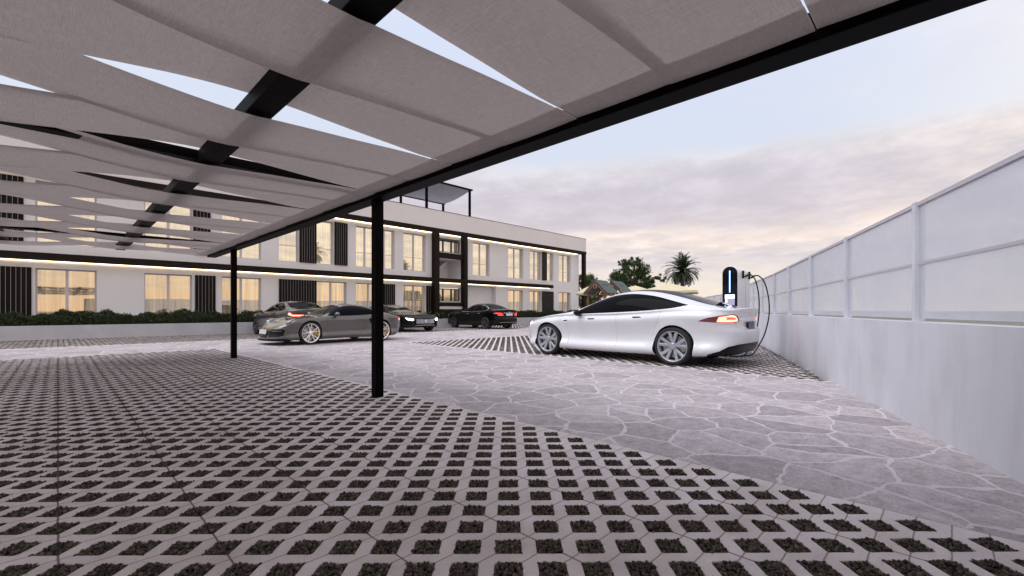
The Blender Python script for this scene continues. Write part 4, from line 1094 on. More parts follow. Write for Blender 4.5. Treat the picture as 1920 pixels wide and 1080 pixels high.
    for sg in (1,-1): mirror_part(root,.60,.90,.915,M['trim'],sg)
    pl=plate(root,-2.515,0,.70,.34,.165,M['plate_dark'],R(4))
    mb=MB(); mb.bbox(-.010,.0,-.19,.19,-.1,.1,.01); pf=mb.build('plate_frame',M['trim'],root); pf.location=(-2.497,0,.70)
    mb=MB(); 
    for k in range(6): 
        y=-.13+.052*k; mb.box(-.008,-.0065,y-.015,y+.015,-.035,.03)
    mb.build('plate_characters',M['plate_ink'],pl)
    # T emblem
    mb=MB(); mb.bbox(-.012,0,-.042,.042,.022,.034,.002); mb.bbox(-.012,0,-.009,.009,-.04,.022,.002); e=mb.build('emblem',M['chrome'],root); e.location=(-2.505,0,.945)
    return root

# ---- grey rear-engined coupe
def coupe():
    P=dict(axles=(1.225,-1.225),rt=.335,arch=.365,rim=(.275,.285),flare=.03,paint=M['paint_grey'],rimmat=M['rim_bright'],caliper=M['caliper_yellow'],style=dict(a0=6,a1=13,w0=.026,w1=.022,rot=12),
      xr0=-1.75,xf0=1.65,nr=2.6,nf=2.5,
      zc=[(2.2,.50),(2.05,.59),(1.8,.66),(1.40,.735),(1.05,.785),(.72,.85),(.42,1.01),(.10,1.15),(-.22,1.215),(-.55,1.21),(-.95,1.14),(-1.35,1.025),(-1.7,.90),(-2.05,.80),(-2.3,.78)],
      zs=[(2.2,.47),(2.0,.59),(1.7,.70),(1.35,.765),(1.0,.775),(.5,.775),(-.3,.785),(-.9,.83),(-1.3,.855),(-1.75,.82),(-2.1,.765),(-2.3,.745)],
      ws=[(2.2,.82),(1.7,.89),(1.225,.93),(.7,.895),(0,.875),(-.6,.905),(-1.225,.965),(-1.8,.93),(-2.3,.87)],
      ledge=[(2.2,.05),(1.4,.10),(.9,.10),(.3,.07),(-.3,.09),(-.9,.17),(-1.4,.22),(-1.9,.16),(-2.3,.05)],
      zb=[(2.2,.15),(1.5,.14),(0,.15),(-1.5,.15),(-2.3,.22)],
      rear=[(.15,-2.05),(.3,-2.18),(.45,-2.26),(.55,-2.27),(.65,-2.24),(.72,-2.25),(.80,-2.28)],
      front=[(.12,2.20),(.2,2.23),(.3,2.20),(.45,2.17),(.55,2.09),(.65,1.98),(.75,1.85)],
      side=[(0,-.05),(.05,-.02),(.15,.0),(.28,-.03),(.5,-.03),(.75,.0),(.9,.01),(1,-.012)],
      ti=.10,tb=.75,tc=.58,lz=.03)
    dlo=smooth_poly([(.62,.835,'c'),(.38,.975),(.10,1.088),(-.20,1.145),(-.55,1.135),(-.90,1.07),(-1.2,.972),(-1.34,.905,'c'),(-1.05,.872),(-.5,.84),(.25,.82)],4)
    g1=smooth_poly([(.52,.85,'c'),(.35,.962),(.09,1.072),(-.20,1.128),(-.48,1.12,'c'),(-.58,.862,'c'),(.15,.838)],4)
    g2=smooth_poly([(-.53,1.115,'c'),(-.88,1.052),(-1.15,.965),(-1.25,.910,'c'),(-1.0,.887),(-.63,.866,'c')],3)
    roof=[(.78,0),(.76,.35),(.68,.60),(.48,.64),(.22,.59),(.08,.55),(.08,-.1),(.78,-.1)]
    rear=[(-.70,-.1),(-.70,.46),(-.95,.50),(-1.3,.47),(-1.48,.40),(-1.52,-.1)]
    P['cuts']=[
      dict(id=1,name='window_trim',mat=M['glass_car'],mode='side',poly=dlo,zones=(1,),pair=True),
      dict(id=2,name='side_window',mat=M['glass_car'],mode='side',poly=g1,only=(1,),pair=True),
      dict(id=3,name='quarter_window',mat=M['glass_car'],mode='side',poly=g2,only=(1,),pair=True),
      dict(id=5,name='windscreen',mat=M['glass_car'],mode='top',poly=roof,zones=(1,),only=(0,)),
      dict(id=7,name='rear_window',mat=M['glass_car'],mode='top',poly=rear,zones=(1,),only=(0,)),
      dict(id=10,name='tail_light',mat=M['lamp_red_hot'],mode='wrap',poly=lambda c:[(-.1,.69),(.6,.68),(c.w_of(-2.12),.665),(c.w_of(-1.93),.685),(c.w_of(-2.0),.735),(.7,.745),(-.1,.72)],only=(0,),push=.003),
      dict(id=12,name='side_intake',mat=M['trim'],mode='side',poly=[(-.78,.76),(-.90,.70),(-.96,.56),(-.90,.53),(-.82,.58),(-.75,.70)],zones=(0,),only=(0,),pair=True),
      dict(id=14,name='rear_vent',mat=M['trim'],mode='wrap',poly=lambda c:[(c.w_of(-2.16),.30),(c.w_of(-2.05),.30),(c.w_of(-2.08),.42),(c.w_of(-2.14),.44)],only=(0,),pair=True),
      dict(id=17,name='front_intake',mat=M['trim'],mode='wrap',poly=lambda c:[(c.L-.30,.23),(c.L-.74,.23),(c.L-.86,.27),(c.L-.90,.42),(c.L-.84,.455),(c.L-.40,.455),(c.L-.32,.38)],only=(0,),pair=True,push=-.004),
      dict(id=24,name='intake_blade',mat=M['caliper_yellow'],mode='wrap',poly=lambda c:[(c.L-.40,.395),(c.L-.80,.395),(c.L-.80,.412),(c.L-.40,.412)],only=(17,),pair=True,push=.003),
      dict(id=25,name='lower_grille',mat=M['trim'],mode='wrap',poly=lambda c:[(c.L+.1,.21),(c.L-.22,.21),(c.L-.24,.32),(c.L+.1,.32)],only=(0,)),
      dict(id=18,name='door_handle',mat=M['paint_grey'],mode='side',poly=[(-.52,.695),(-.36,.69),(-.34,.712),(-.50,.716)],zones=(0,),only=(0,),pair=True,push=.014),
      dict(id=21,name='panel_gap',mat=M['gap'],mode='side',poly=gapline([(.70,.78),(.69,.6),(.68,.4),(.66,.24),(.5,.2),(-.2,.2),(-.42,.26),(-.60,.42),(-.66,.6),(-.62,.76),(-.55,.80)],.007),zones=(0,),only=(0,),onbody=True),
      dict(id=21,name='panel_gap',mat=M['gap'],mode='top',poly=gapline([(.88,.62),(1.3,.60),(1.75,.48),(1.95,.30)],.007),zones=(1,),only=(0,),onbody=True),
    ]
    root,car,body=build_car('sports_car','low grey coupe with bright thin-spoked wheels, parked sideways behind the black post','car',(6.30,13.40+.93,0),R(183),P,(.955,1,1.01))
    # round head lights set into the front wings
    for sg in (1,-1):
        bm=bmesh.new(); bmesh.ops.create_uvsphere(bm,u_segments=24,v_segments=12,radius=1)
        for v in bm.verts: v.co=Vector((v.co.x*.165,v.co.y*.105,v.co.z*.085))
        rot=Euler((R(18)*sg,R(32),R(-14)*sg)).to_matrix()
        mb=MB(); mb.smooth=True; mb.frombm(bm); bm.free(); mb.v=[tuple(rot@Vector(p)) for p in mb.v]
        h=mb.build('head_light',M['lamp_clear'],root); h.location=(1.745,.745*sg,.635)
        q=MB(); q.smooth=True
        for dx,dz in ((.05,.02),(.09,-.02)): q.lathe([(0,.0),(.02,.0)],10,'x',(dx,0,dz))
        lm=MB(); lm.bbox(-.02,.02,-.02,.02,-.012,.012,.006); l=lm.build('head_light_lamp',M['chrome'],h); l.location=(.095,.02*sg,.045)
        mirror_part(root,.38,.84,.84,M['paint_grey'],sg)
    # splitter and spoiler
    mb=MB(); V=[];k=21
    for i in range(k):
        y=-.84+1.68*i/(k-1); xo=2.27-.20*abs(y/.84)**2.6
        V+= [(xo,y,.125),(xo-.25,y,.125),(xo-.25,y,.15),(xo-.004,y,.148)]
    F=[(0,1,2,3),tuple((k-1)*4+j for j in range(4))]
    for i in range(k-1):
        for j in range(4): F.append((i*4+j,i*4+(j+1)%4,(i+1)*4+(j+1)%4,(i+1)*4+j))
    mb.add(V,F); mb.build('front_splitter',M['trim'],root)
    mb=MB(); mb.bbox(-2.27,-2.02,-.66,.66,.83,.855,.01); mb.build('rear_wing',M['paint_grey'],root)
    plate(root,2.245,0,.38,.50,.13,M['plate_white'],R(-8),rear=False)
    return root

# ---- generic three-box cars
def saloon_params(paint,rim,H=1.44,hood=.0,tail=.0,style=None,rt=.335,wb=2.82,hw=.92):
    a=wb/2
    return dict(axles=(a,-a),rt=rt,arch=rt+.038,rim=(rt-.085,rt-.085),flare=.018,paint=paint,rimmat=rim,style=style or dict(a0=8,a1=13,w0=.03,w1=.03,rot=18),
      xr0=-a-.45,xf0=a+.42,nr=3.4,nf=3.2,
      zc=[(a+.92,.70),(a+.75,.79),(a+.3,.88),(a-.2,.945),(a-.5,.99),(a-.8,1.12),(a-1.15,1.30),(a-1.5,.985*H),(a-1.9,H),(a-2.3,.985*H),(a-2.7,1.32),(a-3.05,1.17),(a-3.3,1.09),(-a-.95,1.07)],
      zs=[(a+.92,.66),(a+.6,.78),(a,.86),(a-.6,.90),(0,.92),(-a*.6,.95),(-a,.985),(-a-.5,1.0),(-a-.95,.985)],
      ws=[(a+.92,hw-.10),(a+.4,hw-.03),(a,hw),(.5,hw-.01),(-.5,hw-.01),(-a,hw+.01),(-a-.5,hw-.025),(-a-.95,hw-.08)],
      ledge=[(a+.92,.03),(a,.06),(a-.6,.07),(0,.055),(-a*.6,.07),(-a,.10),(-a-.5,.10),(-a-.95,.05)],
      zb=[(a+.92,.21),(a,.19),(0,.18),(-a,.2),(-a-.95,.28)],
      rear=[(.2,-a-.92),(.3,-a-1.0),(.45,-a-1.05),(.58,-a-1.045),(.64,-a-1.0),(.8,-a-.985),(.95,-a-1.0),(1.03,-a-1.035),(1.08,-a-1.02)],
      front=[(.2,a+.86),(.3,a+.92),(.5,a+.93),(.62,a+.91),(.70,a+.86),(.8,a+.76)],
      side=[(0,-.05),(.05,-.015),(.15,.0),(.3,-.018),(.5,-.012),(.72,.004),(.86,.012),(1,-.004)],
      ti=.085,tb=.74,tc=.66,lz=.03)

def saloon():
    P=saloon_params(M['paint_black'],M['rim_dark']); a=1.41
    dlo=smooth_poly([(.83,.955,'c'),(.55,1.10),(.25,1.235),(-.1,1.335),(-.5,1.368),(-.9,1.345),(-1.3,1.245),(-1.52,1.12),(-1.45,1.03,'c'),(-.9,.985),(0,.962)],4)
    g1=smooth_poly([(.70,.98,'c'),(.52,1.08),(.23,1.215),(-.1,1.31),(-.32,1.335,'c'),(-.36,.99,'c'),(.2,.975)],4)
    g2=smooth_poly([(-.42,1.343,'c'),(-.7,1.338),(-.95,1.31,'c'),(-1.08,1.02,'c'),(-.8,1.003),(-.44,.992,'c')],4)
    g3=smooth_poly([(-1.05,1.275,'c'),(-1.28,1.215),(-1.45,1.12),(-1.38,1.055,'c'),(-1.16,1.035,'c')],3)
    P['cuts']=[
      dict(id=1,name='window_trim',mat=M['chrome'],mode='side',poly=dlo,zones=(1,),pair=True),
      dict(id=8,name='window_frame',mat=M['trim'],mode='side',poly=[(x*.985-.005,1.135+(z-1.135)*.93) for x,z in dlo],only=(1,),pair=True),
      dict(id=2,name='side_window',mat=M['glass_car'],mode='side',poly=g1,only=(1,8),pair=True),
      dict(id=3,name='side_window',mat=M['glass_car'],mode='side',poly=g2,only=(1,8),pair=True),
      dict(id=4,name='quarter_window',mat=M['glass_car'],mode='side',poly=g3,only=(1,8),pair=True),
      dict(id=5,name='windscreen',mat=M['glass_car'],mode='top',poly=[(.93,-.1),(.90,.35),(.78,.66),(.5,.68),(.2,.60),(.08,.56),(.08,-.1)],zones=(1,),only=(0,)),
      dict(id=7,name='rear_window',mat=M['glass_car'],mode='top',poly=[(-1.0,-.1),(-1.0,.52),(-1.3,.57),(-1.66,.60),(-1.80,.50),(-1.83,-.1)],zones=(1,),only=(0,)),
      dict(id=10,name='tail_light',mat=M['lamp_red'],mode='wrap',poly=lambda c:[(.42,.76),(.80,.75),(c.w_of(-2.30),.775),(c.w_of(-2.05),.86),(c.w_of(-2.18),.90),(.75,.90),(.50,.885)],only=(0,),pair=True,push=.003),
      dict(id=11,name='tail_light_lens',mat=M['lamp_red_dark'],mode='wrap',poly=lambda c:[(.40,.80),(.9,.80),(c.w_of(-2.1),.85),(c.w_of(-2.1),.88),(.9,.86),(.40,.85)],only=(10,),pair=True,push=.004),
      dict(id=13,name='trunk_strip',mat=M['chrome'],mode='wrap',poly=[(-.1,.875),(.42,.875),(.42,.90),(-.1,.90)],only=(0,),push=.006),
      dict(id=14,name='lower_bumper',mat=M['trim'],mode='wrap',poly=[(-.1,.2),(-.1,.36),(.7,.36),(.85,.2)],only=(0,)),
      dict(id=9,name='bumper_strip',mat=M['chrome'],mode='wrap',poly=[(-.1,.365),(.68,.365),(.68,.378),(-.1,.378)],only=(0,),push=.004),
      dict(id=15,name='head_light',mat=M['lamp_clear'],mode='wrap',poly=lambda c:[(c.L-.50,.63),(c.w_of(2.1),.66),(c.w_of(1.85),.74),(c.w_of(2.0),.755),(c.L-.55,.72)],only=(0,),pair=True),
      dict(id=18,name='door_handle',mat=M['chrome'],mode='side',poly=[(.02,.845),(.20,.838),(.20,.858),(.02,.865)],zones=(0,),only=(0,),pair=True,push=.015),
      dict(id=19,name='door_handle',mat=M['chrome'],mode='side',poly=[(-.98,.872),(-.80,.865),(-.80,.885),(-.98,.892)],zones=(0,),only=(0,),pair=True,push=.015),
      dict(id=21,name='panel_gap',mat=M['gap'],mode='side',poly=gapline([(.86,.93),(.83,.7),(.80,.26)],.007),zones=(0,),only=(0,),onbody=True),
      dict(id=21,name='panel_gap',mat=M['gap'],mode='side',poly=gapline([(-.38,.95),(-.38,.7),(-.36,.26)],.007),zones=(0,),only=(0,),onbody=True),
    ]
    root,car,body=build_car('black_saloon','black saloon with lit red rear lights seen from behind, facing the long planter','car',(16.98,19.25,0),R(90),P,.97)
    for sg in (1,-1): mirror_part(root,.70,.86,.96,M['paint_black'],sg)
    plate(root,-2.415,0,.80,.50,.12,M['plate_white'],R(3))
    mb=MB(); mb.lathe([(.035,0),(.05,-.006),(.05,-.012),(.035,-.012)],20,'x'); e=mb.build('emblem',M['chrome'],root); e.location=(-2.41,0,.955)
    return root

def grey_saloon():
    P=saloon_params(M['paint_dgrey'],M['rim_dark'],H=1.40,hw=.95,wb=2.95,rt=.35)
    P['ledge']=[(2.4,.03),(1.4,.07),(.8,.08),(0,.08),(-.9,.12),(-1.5,.18),(-1.95,.14),(-2.4,.05)]; a=1.475
    dlo=smooth_poly([(.88,.955,'c'),(.6,1.09),(.3,1.215),(-.05,1.30),(-.45,1.33),(-.85,1.305),(-1.2,1.21),(-1.42,1.10),(-1.38,1.03,'c'),(-.9,.99),(0,.965)],4)
    g1=smooth_poly([(.74,.98,'c'),(.56,1.075),(.28,1.195),(-.05,1.28),(-.27,1.30,'c'),(-.32,.99,'c'),(.2,.975)],4)
    g2=smooth_poly([(-.38,1.305,'c'),(-.8,1.285),(-1.15,1.195),(-1.33,1.10),(-1.28,1.05,'c'),(-.8,1.01),(-.42,.997,'c')],4)
    P['cuts']=[
      dict(id=1,name='window_trim',mat=M['glass_car'],mode='side',poly=dlo,zones=(1,),pair=True),
      dict(id=2,name='side_window',mat=M['glass_car'],mode='side',poly=g1,only=(1,),pair=True),
      dict(id=3,name='side_window',mat=M['glass_car'],mode='side',poly=g2,only=(1,),pair=True),
      dict(id=5,name='windscreen',mat=M['glass_car'],mode='top',poly=[(.98,-.1),(.95,.35),(.82,.66),(.5,.68),(.2,.60),(.1,.56),(.1,-.1)],zones=(1,),only=(0,)),
      dict(id=7,name='rear_window',mat=M['glass_car'],mode='top',poly=[(-.98,-.1),(-.98,.52),(-1.3,.57),(-1.68,.60),(-1.80,.50),(-1.83,-.1)],zones=(1,),only=(0,)),
      dict(id=10,name='tail_light',mat=M['lamp_red_dark'],mode='wrap',poly=lambda c:[(.30,.80),(.80,.79),(c.w_of(-2.3),.80),(c.w_of(-2.14),.85),(c.w_of(-2.2),.93),(.9,.92),(.72,.865),(.34,.85)],only=(0,),pair=True,push=.003),
      dict(id=11,name='tail_light_lamp',mat=M['lamp_red_hot'],mode='wrap',poly=lambda c:[(.30,.80),(.80,.80),(c.w_of(-2.3),.815),(c.w_of(-2.17),.855),(c.w_of(-2.20),.925),(c.w_of(-2.31),.92),(.88,.87),(.78,.85),(.32,.845)],only=(10,),pair=True,push=.005),
      dict(id=14,name='lower_bumper',mat=M['trim'],mode='wrap',poly=[(-.1,.2),(-.1,.42),(.7,.40),(.85,.2)],only=(0,)),
      dict(id=15,name='head_light',mat=M['lamp_clear'],mode='wrap',poly=lambda c:[(c.L-.50,.63),(c.w_of(2.2),.66),(c.w_of(1.95),.74),(c.w_of(2.1),.755),(c.L-.55,.72)],only=(0,),pair=True),
      dict(id=12,name='side_vent',mat=M['trim'],mode='side',poly=[(1.0,.70),(.93,.72),(.90,.46),(.96,.42)],zones=(0,),only=(0,),pair=True),
      dict(id=18,name='door_handle',mat=M['trim'],mode='side',poly=[(.02,.845),(.20,.838),(.20,.858),(.02,.865)],zones=(0,),only=(0,),pair=True,push=.012),
      dict(id=19,name='door_handle',mat=M['trim'],mode='side',poly=[(-.98,.872),(-.80,.865),(-.80,.885),(-.98,.892)],zones=(0,),only=(0,),pair=True,push=.012),
      dict(id=21,name='panel_gap',mat=M['gap'],mode='side',poly=gapline([(.90,.93),(.87,.7),(.84,.26)],.007),zones=(0,),only=(0,),onbody=True),
      dict(id=21,name='panel_gap',mat=M['gap'],mode='side',poly=gapline([(-.35,.95),(-.35,.7),(-.33,.26)],.007),zones=(0,),only=(0,),onbody=True),
    ]
    root,car,body=build_car('grey_saloon','dark grey car with hooked red rear light, half hidden behind the low coupe','car',(6.75,19.38,0),R(90),P,.985)
    for sg in (1,-1): mirror_part(root,.74,.90,.96,M['paint_dgrey'],sg)
    plate(root,-2.48,0,.62,.50,.12,M['plate_white'],R(3))
    return root

def black_coupe():
    P=saloon_params(M['paint_black'],M['rim_dark'],H=1.30,hw=.96,wb=2.63,rt=.34); a=1.315
    P['zc']=[(a+.95,.64),(a+.8,.74),(a+.3,.83),(a-.3,.90),(a-.9,.945),(a-1.2,1.04),(a-1.6,1.20),(a-1.95,1.28),(a-2.3,1.295),(a-2.7,1.23),(a-3.1,1.08),(a-3.4,.98),(-a-.95,.94)]
    P['zs']=[(a+.95,.60),(a+.6,.74),(a,.82),(a-.8,.85),(0,.86),(-a*.6,.88),(-a,.91),(-a-.5,.90),(-a-.95,.87)]
    P['rear']=[(.2,-a-.80),(.4,-a-.92),(.6,-a-.95),(.8,-a-.93),(.95,-a-.90)]
    P['front']=[(.15,a+.90),(.25,a+.97),(.45,a+.98),(.58,a+.97),(.66,a+.92),(.78,a+.80)]
    dlo=smooth_poly([(.42,.90,'c'),(.15,1.03),(-.2,1.16),(-.6,1.235),(-1.0,1.215),(-1.4,1.08),(-1.6,.97,'c'),(-1.2,.935),(-.4,.91)],4)
    P['cuts']=[
      dict(id=1,name='side_window',mat=M['glass_car'],mode='side',poly=dlo,zones=(1,),pair=True),
      dict(id=5,name='windscreen',mat=M['glass_screen'],mode='top',poly=[(.47,-.1),(.45,.35),(.35,.64),(.1,.66),(-.2,.58),(-.42,.54),(-.42,-.1)],zones=(1,),only=(0,)),
      dict(id=7,name='rear_window',mat=M['glass_car'],mode='top',poly=[(-1.3,-.1),(-1.3,.5),(-1.7,.55),(-2.0,.45),(-2.02,-.1)],zones=(1,),only=(0,)),
      dict(id=15,name='head_light',mat=M['lamp_clear'],mode='wrap',poly=lambda c:[(c.L-.58,.575),(c.L-.64,.51),(c.L-.86,.52),(c.w_of(a+.70),.58),(c.w_of(a+.55),.66),(c.w_of(a+.70),.665),(c.L-.72,.645),(c.L-.60,.61)],only=(0,),pair=True,push=.002),
      dict(id=16,name='head_light_lamp',mat=M['lamp_white'],mode='wrap',poly=lambda c:[(c.L-.60,.575),(c.L-.66,.53),(c.L-.84,.545),(c.w_of(a+.70),.595),(c.w_of(a+.66),.645),(c.L-.74,.63),(c.L-.62,.60)],only=(15,),pair=True,push=.004),
      dict(id=17,name='grille',mat=M['trim'],mode='wrap',poly=lambda c:[(c.L+.1,.36),(c.L-.46,.36),(c.L-.54,.42),(c.L-.50,.575),(c.L-.3,.605),(c.L+.1,.61)],only=(0,),push=-.01),
      dict(id=25,name='front_intake',mat=M['trim'],mode='wrap',poly=lambda c:[(c.L+.1,.20),(c.L-.80,.20),(c.L-.86,.24),(c.L-.60,.31),(c.L+.1,.31)],only=(0,)),
      dict(id=26,name='intake_trim',mat=M['chrome'],mode='wrap',poly=lambda c:stroke([(c.L-.66,.20),(c.L-.50,.305),(c.L-.25,.315),(c.L+.05,.315)],.014),only=(0,25),push=.006),
    ]
    root,car,body=build_car('black_coupe','glossy black coupe with shining head lights and vertical-bar grille facing out','car',(12.05,19.82,0),R(-90),P)
    for sg in (1,-1): mirror_part(root,.30,.88,.91,M['paint_black'],sg)
    g=MB()
    for k in range(14):
        y=-.46+.92*k/13
        if abs(y)<.01: continue
        xo=a+.42+.56*(1-(abs(y)/.86)**3.2)**(1/3.2)-.004
        g.bbox(xo,xo+.018,y-.019,y+.019,.385+.02*abs(y),.585,.003)
    g.build('grille_bars',M['chrome'],root)
    e=MB(); e.smooth=True
    pts=[(0,.055*math.cos(2*math.pi*k/24),.055*math.sin(2*math.pi*k/24)) for k in range(25)]; e.tube(pts,.008,6)
    for k in range(3):
        an=math.pi/2+2*math.pi*k/3; e.tube([(0,0,0),(0,.05*math.cos(an),.05*math.sin(an))],[.014,.004],6)
    o=e.build('emblem',M['chrome'],root); o.location=(a+1.0,0,.49)
    return root
M['glass_screen']=simple('glass_screen',(.10,.105,.12),.04,spec=.9,coat=.5)
tesla(); coupe(); saloon(); grey_saloon(); black_coupe()
# ------------------------------------------------------------------ vegetation
def leaves_mesh(name,P,size,mat,parent,rg,flat=.0,aspect=1.7):
    n=len(P); 
    d=rg.normal(size=(n,3)); d/=np.linalg.norm(d,axis=1)[:,None]
    u=rg.normal(size=(n,3)); u-= (u*d).sum(1)[:,None]*d; u/=np.linalg.norm(u,axis=1)[:,None]
    w=np.cross(d,u); s=size*rg.uniform(.6,1.3,n)[:,None]
    a=u*s*aspect; b=w*s*.5
    V=np.stack([P-a*.5,P+b*.5-a*.05+d*s*.12,P+a*.5,P-b*.5-a*.05+d*s*.12],1).reshape(-1,3)
    F=np.arange(n*4).reshape(n,4)
    return np_mesh(name,V,F,mat,parent)
def tree(name,label,loc,h,crowns,trunk_r,nleaf,size,mat,seed,trunks=None,group=None):
    rg=np.random.default_rng(seed); rr=random.Random(seed)
    t=thing(name,label,'tree',loc,0,group)
    P=[]
    tot=sum(c[3]**2 for c in crowns)
    for (x,y,z,r) in crowns:
        k=int(nleaf*r*r/tot)
        # twig clusters within the lobe, so gaps stay between them
        nc=max(6,int(k/38)); cc=rg.normal(size=(nc,3)); cc/=np.linalg.norm(cc,axis=1)[:,None]; cc*=(rg.uniform(.25,1,nc)**.5)[:,None]*r
        cc[:,2]*=.85
        q=cc[rg.integers(0,nc,k)]+rg.normal(size=(k,3))*r*.13
        P.append(q+np.array([x,y,z]))
    P=np.concatenate(P)
    leaves_mesh('crown',P,size,mat,t,rg)
    mb=MB(); mb.smooth=True
    top=(crowns[0][0]*.6,crowns[0][1]*.6,h*.80)
    mb.tube(bez([(0,0,-.05),(rr.uniform(-.1,.1),rr.uniform(-.1,.1),h*.25),(top[0]*.5,top[1]*.5,h*.5),top],6),[trunk_r*(1-.8*i/18) for i in range(19)],10)
    for (x,y,z,r) in crowns:
        z0=max(h*.18,min(h*.55,z-r*1.1)); b=(top[0]*z0/h*.7,top[1]*z0/h*.7,z0)
        mid=((b[0]+x)/2+rr.uniform(-.1,.1),(b[1]+y)/2,(b[2]+z)/2-.1)
        pts=bez([b,mid,(x,y,z+r*.3)],5); mb.tube(pts,[trunk_r*.45*(1-.85*i/(len(pts)-1)) for i in range(len(pts))],7)
        for q in range(5):
            an=rr.uniform(0,6.28); e=(x+r*.75*math.cos(an),y+r*.75*math.sin(an),z+rr.uniform(-.3,.6)*r)
            mb.tube([mid,((mid[0]+e[0])/2,(mid[1]+e[1])/2,(mid[2]+e[2])/2+.1),e],[trunk_r*.22,trunk_r*.14,trunk_r*.05],5)
    mb.build('trunk',M['bark'],t)
    return t
def at(px,d):
    r=(px-960)/838*d; return d*ca+r*sa, d*sa-r*ca
def lat(d_): return d_*sa,-d_*ca     # sideways unit offset along the picture plane
# broadleaf tree with open lobes, seen across the yard (metres across / up, spread in depth)
def lobes(lst,seed):
    rr=random.Random(seed); out=[]
    for (r_,z,rad) in lst:
        a,b=lat(r_); dd=rr.uniform(-.8,.8); out.append((a+dd*ca,b+dd*sa,z,rad*.84))
    return out
D=46; k=D/838
x,y=at(1188,D)
tree('broadleaf_tree','open-crowned green broadleaf tree standing left of the palm',(x,y,0),7.0,
     lobes([((1191-1188)*k,1+k*(582-492),.78),((1170-1188)*k,1+k*(582-492),.62),((1174-1188)*k,1+k*(582-503),.55),((1207-1188)*k,1+k*(582-504),.95),((1201-1188)*k,1+k*(582-514),.8),((1160-1188)*k,1+k*(582-517),.95),((1172-1188)*k,1+k*(582-514),.85),((1154-1188)*k,1+k*(582-527),.8),((1180-1188)*k,1+k*(582-532),1.2),((1205-1188)*k,1+k*(582-531),1.0),((1222-1188)*k,1+k*(582-526),.75),((1234-1188)*k,1+k*(582-522),.6),((1216-1188)*k,1+k*(582-538),.8)],5),
     .20,15000,.13,M['leaf'],11)
D=48; k=D/838; x,y=at(1098,D)
tree('bushy_tree','bright green tree growing behind the black corner column of the building',(x,y,0),5.5,
     lobes([(-.4,4.2,1.0),((1110-1098)*k,4.3,.95),((1118-1098)*k,3.6,.75),(-1.2,4.6,.9),(.3,3.2,1.2),((1122-1098)*k,2.6,.9),(-1.2,2.9,1.1),(0,1.8,1.3)],8),.17,11000,.14,M['leaf_bright'],21)
# palm
V=[];F=[]
def make_palm(name,label,x,y,zc_,NF=78,R0=2.0,seed=4,tr=.24,group=None):
    palm=thing(name,label,'palm tree',(x,y,0),0,group)
    rg=random.Random(seed)
    mb=MB(); mb.smooth=True; nt_=24
    mb.tube([(.06*math.sin(i*.5),.0,-.05+zc_*i/nt_) for i in range(nt_+1)],[tr-.006*i*14/nt_+.015*(i%2) for i in range(nt_+1)],10); mb.build('trunk',M['bark'],palm)
    V=[];F=[]
    def leaflet(p,d,w,l):
        b=len(V); e=p+d*l; m=p+d*l*.45
        V.extend([tuple(p),tuple(m+w),tuple(e),tuple(m-w)]); F.append((b,b+1,b+2,b+3))
    rac=MB()
    for f in range(NF):
        az=f*2.399963+rg.uniform(-.2,.2); el=R(88)-(f/(NF-1))**.85*R(135)+rg.uniform(-.08,.08); Lf=R0*rg.uniform(.87,1.12)*(1.0 if el>-.3 else .85)
        p=Vector((0,0,zc_+rg.uniform(-.1,.15))); pts=[p.copy()]; e=el; n=16
        for i in range(n):
            e-= (.045+.055*math.cos(max(-1.2,e)))*(i/n)*1.6
            p=p+Vector((math.cos(az)*math.cos(e),math.sin(az)*math.cos(e),math.sin(e)))*Lf/n; pts.append(p.copy())
        rac.tube(pts,[.028*(1-.8*i/n) for i in range(n+1)],4,False)
        side=Vector((-math.sin(az),math.cos(az),0))
        for i in range(2*n):
            u=(i+1)/(2*n); j=min(n-1,int(u*n)); q=pts[j].lerp(pts[j+1],u*n-j); t=(pts[j+1]-pts[j]).normalized(); upv=side.cross(t)
            if u<.12: continue
            ll=(.40*math.sin(math.pi*min(1,u*.85+.12))+.08)*R0/2
            for sg in (1,-1):
                d=(side*sg*.75+t*.75+upv*(-.25 if upv.z<0 else .25)*rg.uniform(.2,1.2)+Vector((0,0,-.12))).normalized()
                leaflet(q,d,t.cross(d).cross(d).normalized()*.026+t*.004,ll*rg.uniform(.8,1.1))
    np_mesh('fronds',np.array(V),np.array(F),M['leaf_palm'],palm)
    rac.build('frond_stalks',M['leaf_palm'],palm)
    return palm
D=44; k=D/838; x,y=at(1279,D)
make_palm('palm_tree','dark date palm with drooping lower fronds rising behind the cream parasols',x,y,1+k*(582-509))
# two tall palms across the road behind the photographer: the upper panes mirror their crowns
make_palm('palm_tree','tall slim palm mirrored in the single upper pane between two slatted panels',25.6,-15,9.1,46,1.9,8,.15)
make_palm('palm_tree','tall slim palm mirrored at the foot of the upper pane left of the stairwell',40.4,-15,7.7,46,1.6,9,.15)
